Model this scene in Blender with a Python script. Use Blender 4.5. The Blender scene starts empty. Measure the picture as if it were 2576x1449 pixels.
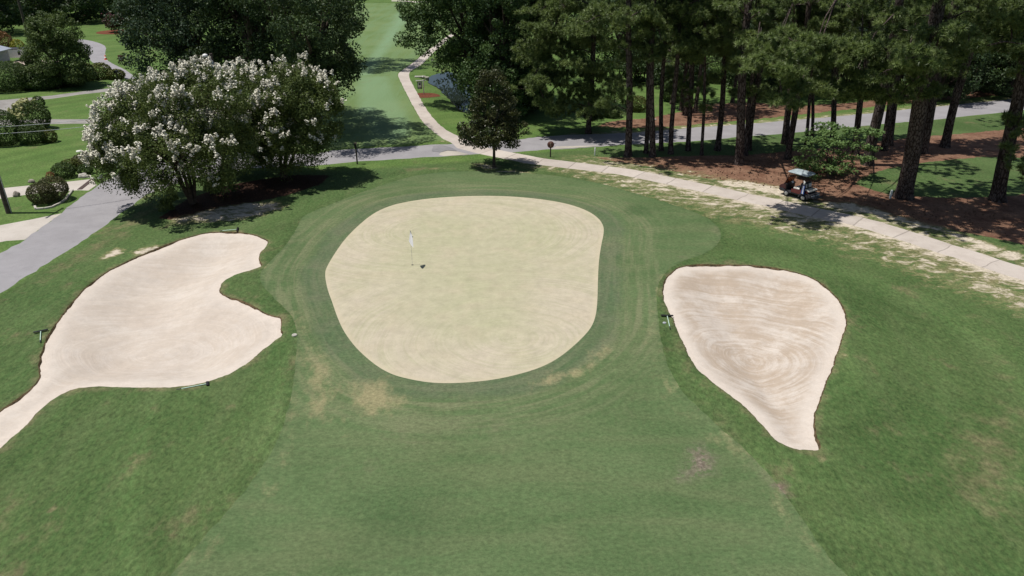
import bpy, bmesh, math, random
import numpy as np
from mathutils import Vector, Matrix, noise as mnoise
from mathutils.geometry import delaunay_2d_cdt

R = math.radians
scene = bpy.context.scene
COL = scene.collection

# ------------------------------------------------------------------ camera, sky, sun, exposure
CAM_H, PITCH, FPX = 17.5, R(26.0), 1820.0      # focal length in pixels of a 2576 px wide picture
cam_data = bpy.data.cameras.new('camera')
cam_data.sensor_width = 36.0
cam_data.lens = 36.0 * FPX / 2576.0
cam_data.clip_end = 5000.0
cam = bpy.data.objects.new('camera', cam_data)
cam.location = (0, 0, CAM_H)
cam.rotation_euler = (R(90) - PITCH, 0, 0)
COL.objects.link(cam)
scene.camera = cam

SUN_EL, SUN_AZ = R(71.0), R(268.0)             # azimuth clockwise from +Y: the sun stands to the left
world = bpy.data.worlds.new('World')
scene.world = world
world.use_nodes = True
wn = world.node_tree
wn.nodes.clear()
wo = wn.nodes.new('ShaderNodeOutputWorld')
wb = wn.nodes.new('ShaderNodeBackground')
ws = wn.nodes.new('ShaderNodeTexSky')
ws.sky_type = 'NISHITA'
ws.sun_disc = False
ws.sun_elevation = SUN_EL
ws.sun_rotation = SUN_AZ
ws.air_density = 1.0
ws.dust_density = 1.2
wb.inputs[1].default_value = 0.068
wn.links.new(ws.outputs[0], wb.inputs[0])
wn.links.new(wb.outputs[0], wo.inputs[0])

sun_data = bpy.data.lights.new('sun', 'SUN')
sun_data.energy = 4.5
sun_data.angle = R(0.53)
sun_data.color = (1.0, 0.955, 0.89)
sun = bpy.data.objects.new('sun', sun_data)
sdir = Vector((math.sin(SUN_AZ) * math.cos(SUN_EL), math.cos(SUN_AZ) * math.cos(SUN_EL), math.sin(SUN_EL)))
sun.rotation_euler = sdir.to_track_quat('Z', 'Y').to_euler()
sun.location = (-60, 40, 80)
COL.objects.link(sun)

scene.view_settings.view_transform = 'Standard'
scene.view_settings.look = 'None'
scene.view_settings.exposure = 0.0
scene.view_settings.gamma = 1.0
scene.cycles.max_bounces = 5
scene.cycles.diffuse_bounces = 2
scene.cycles.glossy_bounces = 2
scene.cycles.transmission_bounces = 4
scene.cycles.transparent_max_bounces = 6

# ------------------------------------------------------------------ survey: sight lines of the photograph to points of the place
CP, SP = math.cos(PITCH), math.sin(PITCH)
def ray(px, py):
    u, v = (px - 1288.0) / FPX, (py - 724.5) / FPX
    return u, CP - v * SP, -SP - v * CP
def G(px, py, z=0.0):
    dx, dy, dz = ray(px, py)
    t = (z - CAM_H) / dz
    return (dx * t, dy * t)
def G3(px, py, z=0.0):
    for _ in range(3):                           # settle on the terrain itself
        x, y = G(px, py, z)
        if 'height' in globals(): z = float(height(np.array([[x, y]]))[0])
    return Vector((x, y, z))
def A(px, py, Y):
    dx, dy, dz = ray(px, py)
    t = Y / dy
    return Vector((dx * t, Y, CAM_H + dz * t))
def MPP(Y, z=0.0):                               # metres per picture pixel at ground distance Y
    return (Y * CP + (CAM_H - z) * SP) / FPX
def poly(*pts):
    return [G(x, y) for x, y in pts]
def crop(ox, oy, k, pts):                        # points read off an enlarged crop of the photograph
    s = 1.5528
    return [G((ox + x / k) / s, (oy + y / k) / s) for x, y in pts]

# ------------------------------------------------------------------ object helpers
def tag(o, label=None, cat=None, group=None, kind=None):
    if label: o['label'] = label
    if cat: o['category'] = cat
    if group: o['group'] = group
    if kind: o['kind'] = kind
    return o
def empty(name, loc, rz=0.0, label=None, cat=None, group=None):
    o = bpy.data.objects.new(name, None)
    o.empty_display_size = 0.3
    o.location = loc
    o.rotation_euler = (0, 0, rz)
    COL.objects.link(o)
    return tag(o, label, cat, group)
def link(name, me, parent=None, loc=None):
    o = bpy.data.objects.new(name, me)
    COL.objects.link(o)
    if parent: o.parent = parent
    if loc is not None: o.location = loc
    return o
class MB:                                        # collects shapes; build() links them as one mesh object
    def __init__(s): s.v, s.f, s.sm = [], [], []
    def add(s, vs, fs, smooth=False):
        n = len(s.v)
        s.v += [tuple(p) for p in vs]
        s.f += [tuple(i + n for i in q) for q in fs]
        s.sm += [smooth] * len(fs)
        return s
    def box(s, c, d, rz=0.0, bev=0.0, M=None):
        bm = bmesh.new()
        bmesh.ops.create_cube(bm, size=1.0)
        bmesh.ops.scale(bm, vec=d, verts=bm.verts)
        if bev: bmesh.ops.bevel(bm, geom=bm.edges[:], offset=bev, segments=2, affect='EDGES', profile=0.6)
        m = Matrix.Translation(c) @ (M if M is not None else Matrix.Rotation(rz, 4, 'Z'))
        bm.verts.index_update()
        s.add([m @ v.co for v in bm.verts], [[v.index for v in f.verts] for f in bm.faces], bool(bev))
        bm.free()
        return s
    def tube(s, pts, rad, n=8, cap=True, smooth=True):
        pts = [Vector(p) for p in pts]
        if not hasattr(rad, '__len__'): rad = [rad] * len(pts)
        vs, fs, prev = [], [], None
        for i, p in enumerate(pts):
            d = (pts[min(i + 1, len(pts) - 1)] - pts[max(i - 1, 0)]).normalized()
            if prev is None:
                a = Vector((0, 0, 1)) if abs(d.z) < 0.9 else Vector((1, 0, 0))
                prev = d.cross(a).normalized()
            u = (prev - d * prev.dot(d)).normalized()
            prev = u
            w = d.cross(u)
            for k in range(n):
                t = 2 * math.pi * k / n
                vs.append(p + (u * math.cos(t) + w * math.sin(t)) * rad[i])
        for i in range(len(pts) - 1):
            for k in range(n):
                a, b = i * n + k, i * n + (k + 1) % n
                fs.append((a, b, b + n, a + n))
        s.add(vs, fs, smooth)
        if cap:
            s.add(vs[:n], [tuple(range(n))[::-1]])
            s.add(vs[-n:], [tuple(range(n))])
        return s
    def lathe(s, prof, c=(0, 0, 0), n=16, M=None, smooth=True):   # prof: (radius, z)
        vs, fs = [], []
        m = Matrix.Translation(c) @ (M if M is not None else Matrix.Identity(4))
        for r, z in prof:
            for k in range(n):
                t = 2 * math.pi * k / n
                vs.append(m @ Vector((r * math.cos(t), r * math.sin(t), z)))
        for i in range(len(prof) - 1):
            for k in range(n):
                a, b = i * n + k, i * n + (k + 1) % n
                fs.append((a, b, b + n, a + n))
        s.add(vs, fs, smooth)
        s.add(vs[:n], [tuple(range(n))[::-1]])
        s.add(vs[-n:], [tuple(range(n))])
        return s
    def prism(s, outline, y0, y1, M=None):        # outline in x,z; extruded along y
        n = len(outline)
        m = M if M is not None else Matrix.Identity(4)
        vs = [m @ Vector((x, y0, z)) for x, z in outline] + [m @ Vector((x, y1, z)) for x, z in outline]
        fs = [tuple(range(n)), tuple(range(n, 2 * n))[::-1]]
        fs += [(i, i + n, (i + 1) % n + n, (i + 1) % n) for i in range(n)]
        return s.add(vs, fs)
    def mesh(s, name, mat):
        me = bpy.data.meshes.new(name)
        me.from_pydata(s.v, [], s.f)
        me.polygons.foreach_set('use_smooth', s.sm)
        if mat: me.materials.append(mat)
        bm = bmesh.new(); bm.from_mesh(me)
        bmesh.ops.recalc_face_normals(bm, faces=bm.faces)
        bm.to_mesh(me); bm.free()
        return me
    def build(s, name, mat, parent=None, loc=None):
        return link(name, s.mesh(name, mat), parent, loc)
def np_mesh(name, V, F, mat, attrs=None, smooth=False):   # V (n,3); F (m,k) all faces of k corners
    me = bpy.data.meshes.new(name)
    V = np.asarray(V, np.float32); F = np.asarray(F, np.int32)
    m, k = F.shape
    me.vertices.add(len(V)); me.vertices.foreach_set('co', V.ravel())
    me.loops.add(m * k); me.loops.foreach_set('vertex_index', F.ravel())
    me.polygons.add(m)
    me.polygons.foreach_set('loop_start', np.arange(0, m * k, k, dtype=np.int32))
    me.polygons.foreach_set('loop_total', np.full(m, k, np.int32))
    if smooth: me.polygons.foreach_set('use_smooth', np.ones(m, bool))
    for nm, dom, arr in (attrs or []):
        at = me.attributes.new(nm, 'FLOAT', dom)
        at.data.foreach_set('value', np.asarray(arr, np.float32))
    me.update(calc_edges=True)
    if mat: me.materials.append(mat)
    return me

# ------------------------------------------------------------------ material helpers
class NT:
    def __init__(s, name):
        s.m = bpy.data.materials.new(name)
        s.m.use_nodes = True
        s.t = s.m.node_tree
        s.t.nodes.clear()
        s.out = s.t.nodes.new('ShaderNodeOutputMaterial')
        s.geo = s.t.nodes.new('ShaderNodeNewGeometry')
        s.pos = s.geo.outputs['Position']
    def n(s, kind, **kw):
        nd = s.t.nodes.new(kind)
        for k, v in kw.items(): setattr(nd, k, v)
        return nd
    def put(s, sock, val):
        if hasattr(val, 'is_output') or isinstance(val, bpy.types.NodeSocket): s.t.links.new(val, sock)
        elif isinstance(val, (tuple, list)) and sock.type == 'RGBA' and len(val) == 3: sock.default_value = (*val, 1)
        else: sock.default_value = val
    def noise(s, scale, detail=3, rough=0.55, vec=None, dist=0.0):
        nd = s.n('ShaderNodeTexNoise')
        s.put(nd.inputs['Vector'], vec if vec is not None else s.pos)
        s.put(nd.inputs['Scale'], scale); s.put(nd.inputs['Detail'], detail)
        s.put(nd.inputs['Roughness'], rough); s.put(nd.inputs['Distortion'], dist)
        return nd.outputs[0]
    def scalev(s, k, rz=0.0, off=(0, 0, 0)):
        nd = s.n('ShaderNodeMapping')
        s.put(nd.inputs['Vector'], s.pos)
        nd.inputs['Location'].default_value = off
        nd.inputs['Scale'].default_value = k
        nd.inputs['Rotation'].default_value = (0, 0, rz)
        return nd.outputs[0]
    def math(s, op, a, b=0.0, clamp=False):
        nd = s.n('ShaderNodeMath', operation=op, use_clamp=clamp)
        s.put(nd.inputs[0], a); s.put(nd.inputs[1], b)
        return nd.outputs[0]
    def add(s, a, b): return s.math('ADD', a, b)
    def mul(s, a, b): return s.math('MULTIPLY', a, b)
    def rng(s, v, lo, hi, a=0.0, b=1.0):
        nd = s.n('ShaderNodeMapRange', interpolation_type='SMOOTHSTEP')
        s.put(nd.inputs[0], v)
        for i, q in zip((1, 2, 3, 4), (lo, hi, a, b)): s.put(nd.inputs[i], q)
        return nd.outputs[0]
    def mix(s, f, a, b, mode='MIX'):
        nd = s.n('ShaderNodeMix', data_type='RGBA', blend_type=mode)
        s.put(nd.inputs[0], f); s.put(nd.inputs[6], a); s.put(nd.inputs[7], b)
        return nd.outputs[2]
    def gain(s, c, f):
        nd = s.n('ShaderNodeVectorMath', operation='SCALE')
        s.put(nd.inputs[0], c); s.put(nd.inputs['Scale'], f)
        return nd.outputs[0]
    def attr(s, name):
        return s.n('ShaderNodeAttribute', attribute_name=name).outputs['Fac']
    def bump(s, h, dist, strength=1.0):
        nd = s.n('ShaderNodeBump')
        s.put(nd.inputs['Strength'], strength); s.put(nd.inputs['Distance'], dist); s.put(nd.inputs['Height'], h)
        return nd.outputs[0]
    def bsdf(s, col, rough=0.8, normal=None, metal=0.0, spec=0.3, **kw):
        nd = s.n('ShaderNodeBsdfPrincipled')
        s.put(nd.inputs['Base Color'], col); s.put(nd.inputs['Roughness'], rough)
        s.put(nd.inputs['Metallic'], metal); s.put(nd.inputs['Specular IOR Level'], spec)
        for k, v in kw.items(): s.put(nd.inputs[k], v)
        if normal is not None: s.put(nd.inputs['Normal'], normal)
        return nd.outputs[0]
    def done(s, sh):
        s.t.links.new(sh, s.out.inputs[0])
        return s.m
def simple(name, col, rough=0.6, var=0.25, scale=6.0, metal=0.0, spec=0.3, bump=0.0):
    t = NT(name)
    f = t.noise(scale, 4, 0.6)
    lo = tuple(c * (1 - var) for c in col); hi = tuple(min(1, c * (1 + var)) for c in col)
    c = t.mix(t.rng(f, 0.3, 0.7), lo, hi)
    nrm = t.bump(t.noise(scale * 6, 3), bump) if bump else None
    return t.done(t.bsdf(c, rough, nrm, metal, spec))
def leafmat(name, dark, light, trans=0.25, rough=0.55, spec=0.25):
    t = NT(name)
    c = t.mix(t.attr('tint'), dark, light)
    a = t.bsdf(c, rough, spec=spec)
    tr = t.n('ShaderNodeBsdfTranslucent')
    t.put(tr.inputs[0], t.mix(0.5, c, (0.12, 0.16, 0.02)))
    mx = t.n('ShaderNodeMixShader')
    mx.inputs[0].default_value = trans
    t.t.links.new(a, mx.inputs[1]); t.t.links.new(tr.outputs[0], mx.inputs[2])
    return t.done(mx.outputs[0])
# ================================================================== the ground, cut into its surfaces
def resample(pts, step, closed=True):
    out, n = [], len(pts)
    for i in range(n if closed else n - 1):
        a, b = Vector(pts[i]), Vector(pts[(i + 1) % n])
        k = max(1, int(math.ceil((b - a).length / step)))
        out += [tuple(a.lerp(b, j / k)) for j in range(k)]
    if not closed: out.append(tuple(pts[-1]))
    return out
def smooth_poly(pts, it=2):                      # Chaikin corner cutting
    for _ in range(it):
        q = []
        for i in range(len(pts)):
            a, b = pts[i], pts[(i + 1) % len(pts)]
            q += [(a[0] * .75 + b[0] * .25, a[1] * .75 + b[1] * .25), (a[0] * .25 + b[0] * .75, a[1] * .25 + b[1] * .75)]
        pts = q
    return pts
def ragged(pts, amp, freq=1.3):
    out, n = [], len(pts)
    for i, p in enumerate(pts):
        a, b = pts[i - 1], pts[(i + 1) % n]
        t = Vector((b[0] - a[0], b[1] - a[1]))
        if t.length < 1e-6: out.append(p); continue
        t.normalize()
        w = mnoise.noise((p[0] * freq, p[1] * freq, 3.3)) + 0.6 * mnoise.noise((p[0] * freq * 3.7, p[1] * freq * 3.7, 7.1))
        out.append((p[0] - t.y * w * amp, p[1] + t.x * w * amp))
    return out
def inside(P, Q):
    P = np.asarray(P); Q = np.asarray(Q)
    r = np.zeros(len(P), bool)
    x, y = P[:, 0], P[:, 1]
    x1, y1 = Q[:, 0], Q[:, 1]; x2, y2 = np.roll(x1, -1), np.roll(y1, -1)
    for a, b, c, d in zip(x1, y1, x2, y2):
        if b == d: continue
        m = ((b > y) != (d > y)) & (x < (c - a) * (y - b) / (d - b) + a)
        r ^= m
    return r
def dist(P, Q, closed=True):
    P = np.asarray(P); Q = np.asarray(Q)
    best = np.full(len(P), 1e9)
    n = len(Q)
    for i in range(n if closed else n - 1):
        a, b = Q[i], Q[(i + 1) % n]
        d = b - a
        L = max(d @ d, 1e-12)
        t = np.clip(((P - a) @ d) / L, 0, 1)
        e = P - a - t[:, None] * d
        best = np.minimum(best, np.einsum('ij,ij->i', e, e))
    return np.sqrt(best)
def sdf(P, Q):                                   # positive inside
    d = dist(P, Q)
    return np.where(inside(P, Q), d, -d)
def sstep(v, a, b):
    t = np.clip((v - a) / (b - a), 0, 1)
    return t * t * (3 - 2 * t)
def strip(left, right): return list(left) + list(right)[::-1]

c3 = lambda *p: crop(0, 850, 1.5256, p)
c4 = lambda *p: crop(2500, 980, 1.449, p)
c5 = lambda *p: crop(1000, 700, 1.61, p)
c8 = lambda *p: crop(2800, 450, 2.1467, p)
k1 = lambda *p: crop(0, 0, 2.8986, p)
k2 = lambda *p: crop(0, 400, 2.8986, p)
k4 = lambda *p: crop(1200, 0, 2.07, p)
k5 = lambda *p: crop(2000, 0, 2.07, p)
k7 = lambda *p: crop(3400, 0, 2.898, p)

P_green = smooth_poly(c5((432,600),(445,550),(500,455),(560,370),(640,290),(740,210),(850,160),(960,135),(1080,118),(1250,108),
    (1450,107),(1620,112),(1800,128),(1960,155),(2080,195),(2150,240),(2185,290),(2188,340),(2170,420),(2155,520),(2150,650),
    (2148,750),(2140,840),(2120,910),(2080,970),(2000,1050),(1900,1130),(1780,1190),(1600,1240),(1450,1268),(1250,1285),
    (1100,1282),(980,1262),(870,1235),(780,1190),(700,1130),(620,1055),(550,960),(510,870),(480,780),(450,700)), 2)
P_bunk1 = c3((1240,103),(1340,100),(1440,100),(1530,118),(1580,138),(1607,153),(1585,185),(1560,215),(1547,255),(1556,280),(1570,300),
    (1500,325),(1440,340),(1390,355),(1335,385),(1311,430),(1318,460),(1380,487),(1450,505),(1530,550),(1590,588),(1650,604),(1680,612),(1688,635),
    (1678,680),(1697,708),(1600,775),(1500,860),(1400,925),(1300,970),(1180,1005),(1050,1028),(850,1035),(700,1030),(560,1029),
    (450,1040),(350,1085),(240,1170),(185,1235),(130,1290),(60,1345),(0,1400),(-160,1500),(-330,1610),(-420,1480),(-160,1300),(0,1165),(90,1110),(200,1030),(240,970),
    (232,910),(250,800),(290,710),(350,620),(430,520),(520,420),(620,345),(700,295),(830,235),(960,180),(1100,135))
P_bunk2 = smooth_poly(c4((125,220),(135,180),(180,130),(230,100),(330,88),(500,90),(600,88),(720,97),(860,122),(980,160),(1060,215),(1120,275),
    (1155,330),(1165,385),(1172,420),(1150,500),(1120,590),(1090,680),(1040,790),(1000,900),(990,985),(1000,1060),(1025,1115),
    (1000,1140),(940,1132),(890,1140),(800,1105),(740,1065),(700,1010),(640,945),(570,870),(500,820),(400,750),(330,690),
    (275,610),(245,540),(210,460),(175,380),(140,310),(125,270)), 1)
P_apron = smooth_poly([(-16.0, -6.0), (-14.0, 4.0), (-11.6, 12.0)] + poly((430,1449),(520,1345),(600,1255),(650,1185),(690,1120),(715,1060),(735,980),(745,910),(748,850),(742,812),(718,782),
    (680,745),(655,712),(657,688),(683,660),(712,630),(735,597),(752,560),(765,540),(850,508),(950,468),(1050,440),(1200,428),(1350,433),
    (1500,458),(1600,488),(1720,522),(1780,547),(1812,572),(1815,597),(1800,620),(1760,645),(1700,670),(1664,700),(1649,740),
    (1655,800),(1662,860),(1676,920),(1712,987),(1770,1042),(1830,1095),(1890,1150),(1960,1222),(2000,1280),(2060,1370),(2125,1449)) + [(12.4, 12.0), (14.5, 4.0), (16.0, -6.0)], 2)
# cart path: centre line of the lower stretch shifted by half its width, then the upper stretch from both edges
path_low = poly((1150,372),(1200,385),(1255,396),(1340,412),(1450,426),(1560,441),(1680,465),(1803,490)) + c8((200,717),(420,762),(650,822),(860,868),(1050,908),
    (1250,957),(1430,1012),(1650,1082),(1850,1150),(2000,1192),(2200,1265),(2400,1332),(2576,1387)) + poly((2700,748),(2850,810),(3000,880))
path_low = resample(path_low, 0.6, False)
def offset(line, d):
    out = []
    for i, p in enumerate(line):
        a, b = Vector(line[max(i - 2, 0)]), Vector(line[min(i + 2, len(line) - 1)])
        t = (b - a).normalized()
        out.append((p[0] - t.y * d, p[1] + t.x * d))
    return out
PATH_W = 1.95
path_up = offset(path_low, PATH_W)
path_left = k4((1180,1160),(1080,1110),(1000,1050),(920,970),(850,850),(790,730),(755,660),(732,610),(738,590),(800,545),(880,490),(940,435),(1000,390),(1060,352),(1120,300),(1180,262))
path_right = k4((1290,1125),(1150,1070),(1060,1000),(990,920),(930,830),(890,750),(840,660),(820,610),(832,575),(930,520),(980,465),(1035,410),(1090,365),(1150,312),(1200,275))
P_path_lo = strip(path_low, path_up)
P_path_hi = smooth_poly(strip(poly((1150,374)) + path_left, poly((1215,372)) + path_right), 1)
P_path_far = poly((985,3),(1010,3.5),(1040,6.5),(1120,8),(1120,5),(1040,3),(1010,0.5),(985,0.5))
road_near = poly((-500,1010),(-150,825),(0,742),(120,664),(244,580),(289,546),(369,489),(440,465),(520,441),(592,425),(700,419),(791,415),(897,406),(1030,401),(1120,393),
    (1183,389),(1288,384),(1381,376),(1444,373),(1568,364),(1692,358),(1801,351),(1950,338),(2100,324),(2245,310),(2345,302),(2412,294),(2523,283),(2576,277),(2750,255),(2950,232))
road_far = poly((-500,850),(-150,720),(0,637),(60,605),(95,580),(155,535),(200,497),(229,479),(262,456),(330,425),(430,405),(560,393),(700,388),(798,386),(832,378),(894,375),(1022,368),(1084,363),(1140,361),
    (1190,360),(1308,351),(1352,345),(1443,339),(1537,336),(1646,330),(1755,320),(1867,313),(1960,305),(2080,295),(2190,285),(2300,273),(2390,265),(2523,252),(2576,245),(2750,224),(2950,200))
P_road = strip(road_near, road_far)
P_road_side = strip(poly((500,404),(455,300),(400,240),(355,208),(345,196),(311,173),(282,160),(267,149),(264,133),(268,118),(255,110),(233,103),(200,98),(120,94)),
                    poly((600,400),(480,380),(400,290),(345,225),(320,200),(304,187),(267,171),(233,158),(226,150),(222,138),(213,127),(202,113),(180,107),(120,102)))
P_road_side = strip(poly((560,400),(500,330),(440,265),(357,208),(345,196),(311,173),(282,160),(267,149),(264,133),(268,118),(255,110),(233,103),(200,98),(120,94)),
                    poly((470,405),(440,350),(390,270),(333,210),(320,200),(304,187),(267,171),(233,158),(226,150),(222,138),(213,127),(202,113),(180,107),(120,102)))
P_drive_a = poly((-150,615),(0,567),(80,552),(155,536),(95,579),(62,603),(15,606),(-150,640))
P_drive_b = poly((-150,510),(0,474),(78,466),(150,459),(231,450),(243,465),(222,479),(198,478),(173,480),(80,488),(0,500),(-150,545))
P_drive_c = poly((-60,300),(40,302),(124,300),(200,300),(273,299),(330,299),(420,330),(430,345),(330,312),(273,311),(200,311),(131,312),(60,314),(-60,318))
P_drive_d = poly((-150,258),(0,252),(60,247),(133,240),(200,231),(267,223),(329,219),(360,215),(395,262),(360,226),(333,226),(289,229),(267,231),(200,238),(133,248),(90,252),
    (60,257),(54,265),(50,275),(30,288),(0,292),(-150,300))
P_drive_e = poly((15,160),(40,152),(75,150),(150,153),(150,160),(80,163),(28,168),(20,166))
P_pond = smooth_poly(k4((955,640),(985,605),(1050,585),(1150,560),(1290,620),(1340,760),(1330,900),(1260,890),(1220,860),(1165,800),(1100,735),(1030,680)), 1)
P_fair_far = poly((780,395),(800,380),(845,372),(900,370),(1020,362),(1080,355),(1130,352)) + k4((1075,1100),(990,1040),(915,965),(845,850),(785,730),(750,660),(727,610),(733,588),(795,542),(875,487),(935,432),(995,387),(1055,350),(1100,300),(1200,200)) + poly((1180,30),(1100,8),(870,8),(820,60),(790,200))
P_ring = [(G(1068,240)[0] + 1.9 * math.cos(t), G(1068,240)[1] + 1.5 * math.sin(t)) for t in np.linspace(0, 2 * math.pi, 28, endpoint=False)]
P_ring2 = [(G(300,80)[0] + 4.2 * math.cos(t), G(300,80)[1] + 4.2 * math.sin(t)) for t in np.linspace(0, 2 * math.pi, 28, endpoint=False)]

P_bunk1 = ragged(resample(smooth_poly(P_bunk1, 1), 0.14), 0.05, 1.9)
P_bunk2 = ragged(resample(P_bunk2, 0.12), 0.05, 1.9)
P_green = resample(P_green, 0.35)
P_apron = ragged(resample(P_apron, 0.3), 0.06, 2.2)
def lip(P, d):                                   # inner outline of the sand, a little inside the grass edge
    a = np.array(P); n = len(a)
    t = np.roll(a, -3, 0) - np.roll(a, 3, 0)
    t /= np.linalg.norm(t, axis=1)[:, None] + 1e-9
    area = 0.5 * np.sum(a[:, 0] * np.roll(a[:, 1], -1) - np.roll(a[:, 0], -1) * a[:, 1])
    nrm = np.stack([-t[:, 1], t[:, 0]], 1) * np.sign(area)
    q = a + nrm * d
    keep = dist(q, a) > d * 0.8
    return [tuple(p) for p, k in zip(q, keep) if k]
P_sand1, P_sand2 = lip(P_bunk1, 0.06), lip(P_bunk2, 0.06)
P_mulch = poly((400,548),(470,503),(560,468),(640,452),(740,440),(830,440),(806,464),(720,492),(620,512),(520,538),(440,556))

# name, outline, ragged amount, step
REG = [('green', P_green), ('sand1', P_sand1), ('lip1', P_bunk1), ('sand2', P_sand2), ('lip2', P_bunk2), ('apron', P_apron),
       ('path', ragged(resample(P_path_lo, 0.5), 0.05)), ('path', ragged(resample(P_path_hi, 0.7), 0.08)), ('path', resample(P_path_far, 6)),
       ('road', ragged(resample(P_road, 0.6), 0.17, 1.2)), ('road', ragged(resample(smooth_poly(P_road_side, 1), 1.2), 0.08)),
       ('drive_a', resample(P_drive_a, 0.8)), ('drive_b', resample(P_drive_b, 0.8)), ('drive_c', ragged(resample(P_drive_c, 1.0), 0.06)),
       ('drive_d', ragged(resample(P_drive_d, 1.0), 0.06)), ('drive_e', resample(P_drive_e, 2.0)),
       ('pond', ragged(resample(P_pond, 0.8), 0.25, 0.8)), ('fair', resample(P_fair_far, 2.0)),
       ('ring', ragged(P_ring, 0.12)), ('ring_far', ragged(resample(P_ring2, 1.0), 0.2))]
NAMES = []
for nm, _ in REG:
    if nm not in NAMES: NAMES.append(nm)

def height(P):
    x, y = P[:, 0], P[:, 1]
    z = np.zeros(len(P))
    near = sstep(np.abs(x), 40, 25) * sstep(y, 75, 60)
    z += near * 0.06 * (np.sin(x * .31 + 1.1) * np.cos(y * .27) + 0.5 * np.sin(x * .53 + y * .41))
    for Q, dep in ((P_bunk1, 0.75), (P_bunk2, 0.7)):
        box = (x > min(q[0] for q in Q) - 4) & (x < max(q[0] for q in Q) + 4) & (y > min(q[1] for q in Q) - 4) & (y < max(q[1] for q in Q) + 4)
        s = sdf(P[box], np.array(Q))
        z[box] += 0.12 * sstep(s, -3.0, -0.2) * (s < 0.05) - np.where(s > 0.045, 0.02 + (0.02 + 0.09 * sstep(np.sin(x[box] * 1.7 + 1) + np.sin(y[box] * 2.3) + np.sin(x[box] * 5.1 - y[box] * 4.3) * .6, -.8, 1.6)) + dep * sstep(s, 0.05, 3.4), 0.0) + np.where(s > 0.045, 0.12, 0)
    box = (x > -16) & (x < 12) & (y > 60) & (y < 130)
    s = sdf(P[box], np.array(P_pond))
    z[box] -= 0.35 * sstep(s, -1.5, 0.4)
    return z

pts = []
y = 11.0
rng = np.random.default_rng(4)
while y < 330:
    sp = max(0.32, 0.0095 * y)
    W = 0.72 * (0.9 * y + 7.7) + 9
    xs = np.arange(-W, W, sp) + (rng.random() - .5) * sp
    p = np.stack([xs, np.full(len(xs), y)], 1)
    p += (rng.random(p.shape) - .5) * sp * 0.5
    pts.append(p)
    y += sp
pts = np.concatenate(pts)
far = []
for ry in list(range(-60, 12, 9)) + list(range(12, 330, 12)):
    for rx in range(-340, 341, 12):
        if ry < 11 or abs(rx) > 0.72 * (0.9 * ry + 7.7) + 14: far.append((rx, ry))
for a in range(0, 360, 10):
    for rr in (520, 900, 1800, 4000):
        far.append((rr * math.cos(R(a)), rr * math.sin(R(a))))
pts = np.concatenate([pts, np.array(far, float)])
keep = np.ones(len(pts), bool)
for nm, Q in REG:
    Q = np.asarray(Q)
    bx = (pts[:, 0] > Q[:, 0].min() - 1) & (pts[:, 0] < Q[:, 0].max() + 1) & (pts[:, 1] > Q[:, 1].min() - 1) & (pts[:, 1] < Q[:, 1].max() + 1)
    d = dist(pts[bx], Q)
    keep[np.where(bx)[0][d < 0.12]] = False
pts = pts[keep]
verts = [Vector(p) for p in pts]
edges = []
for nm, Q in REG:
    n0 = len(verts)
    verts += [Vector(q) for q in Q]
    edges += [(n0 + i, n0 + (i + 1) % len(Q)) for i in range(len(Q))]
cv, ce, cf, _, _, _ = delaunay_2d_cdt(verts, edges, [], 0, 1e-5)
GV = np.array([(v.x, v.y) for v in cv])
GF = np.array([f for f in cf], np.int32)
cen = GV[GF].mean(1)
label = np.full(len(GF), -1)
for nm, Q in reversed(REG):
    Q = np.asarray(Q)
    bx = (cen[:, 0] > Q[:, 0].min()) & (cen[:, 0] < Q[:, 0].max()) & (cen[:, 1] > Q[:, 1].min()) & (cen[:, 1] < Q[:, 1].max())
    idx = np.where(bx)[0]
    label[idx[inside(cen[idx], Q)]] = NAMES.index(nm)
GZ = height(GV)

# soft masks of what grows or lies where, one value per vertex
def soft(P, *polys, w=0.6):
    r = np.zeros(len(P))
    for Q in polys:
        Q = np.asarray(Q)
        bx = (P[:, 0] > Q[:, 0].min() - w) & (P[:, 0] < Q[:, 0].max() + w) & (P[:, 1] > Q[:, 1].min() - w) & (P[:, 1] < Q[:, 1].max() + w)
        if bx.any(): r[bx] = np.maximum(r[bx], sstep(sdf(P[bx], Q), -w, w))
    return r
def band(P, line, a, b):                         # 1 beside the line, fading out between distances a and b
    return 1 - sstep(dist(P, np.asarray(line), False), a, b)
near_sel = (GV[:, 1] > 5) & (GV[:, 1] < 340) & (np.abs(GV[:, 0]) < 260)
NP = GV[near_sel]
def full(v):
    r = np.zeros(len(GV)); r[near_sel] = v
    return r
lawn_line = [G(x, y) for x, y in ((-500,1012),(-150,830),(0,745),(120,668),(244,584),(330,520),(440,470),(592,428),(791,420),(1000,412),(1200,396),(1300,392))]
P_lawn = poly((-900,1100),(-150,832),(0,748),(120,668),(244,584),(369,492),(440,468),(592,428),(700,424),(780,434),(900,428),(1040,418),(1230,402),(1300,388),(1500,373),(1692,360),(1801,352),(2245,312),(2576,278),(2950,232),(3200,0),(3200,-80),(-900,-80))
lawn = soft(NP, P_lawn, w=0.5)
tee = soft(NP, k4((410,620),(650,620),(700,750),(760,860),(830,1000),(820,1090),(700,1130),(560,1120),(410,900)), w=0.8)
straw = soft(NP, poly((1470,392),(1560,396),(1640,398),(1750,392),(1900,388),(2050,376),(2180,360),(2290,346),(2420,336),(2576,322),(2760,310),(3150,290),(3150,900),(2900,780),(2760,690),(2640,640),(2560,612),(2450,588),(2330,566),
    (2200,540),(2100,524),(2050,506),(1975,482),(1900,466),(1850,458),(1750,444),(1660,424),(1560,408)), w=0.7)
glade = soft(NP, poly((2150,462),(2185,440),(2240,424),(2330,408),(2480,394),(2640,400),(2640,478),(2520,496),(2380,498),(2230,488)), w=0.7)
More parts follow.
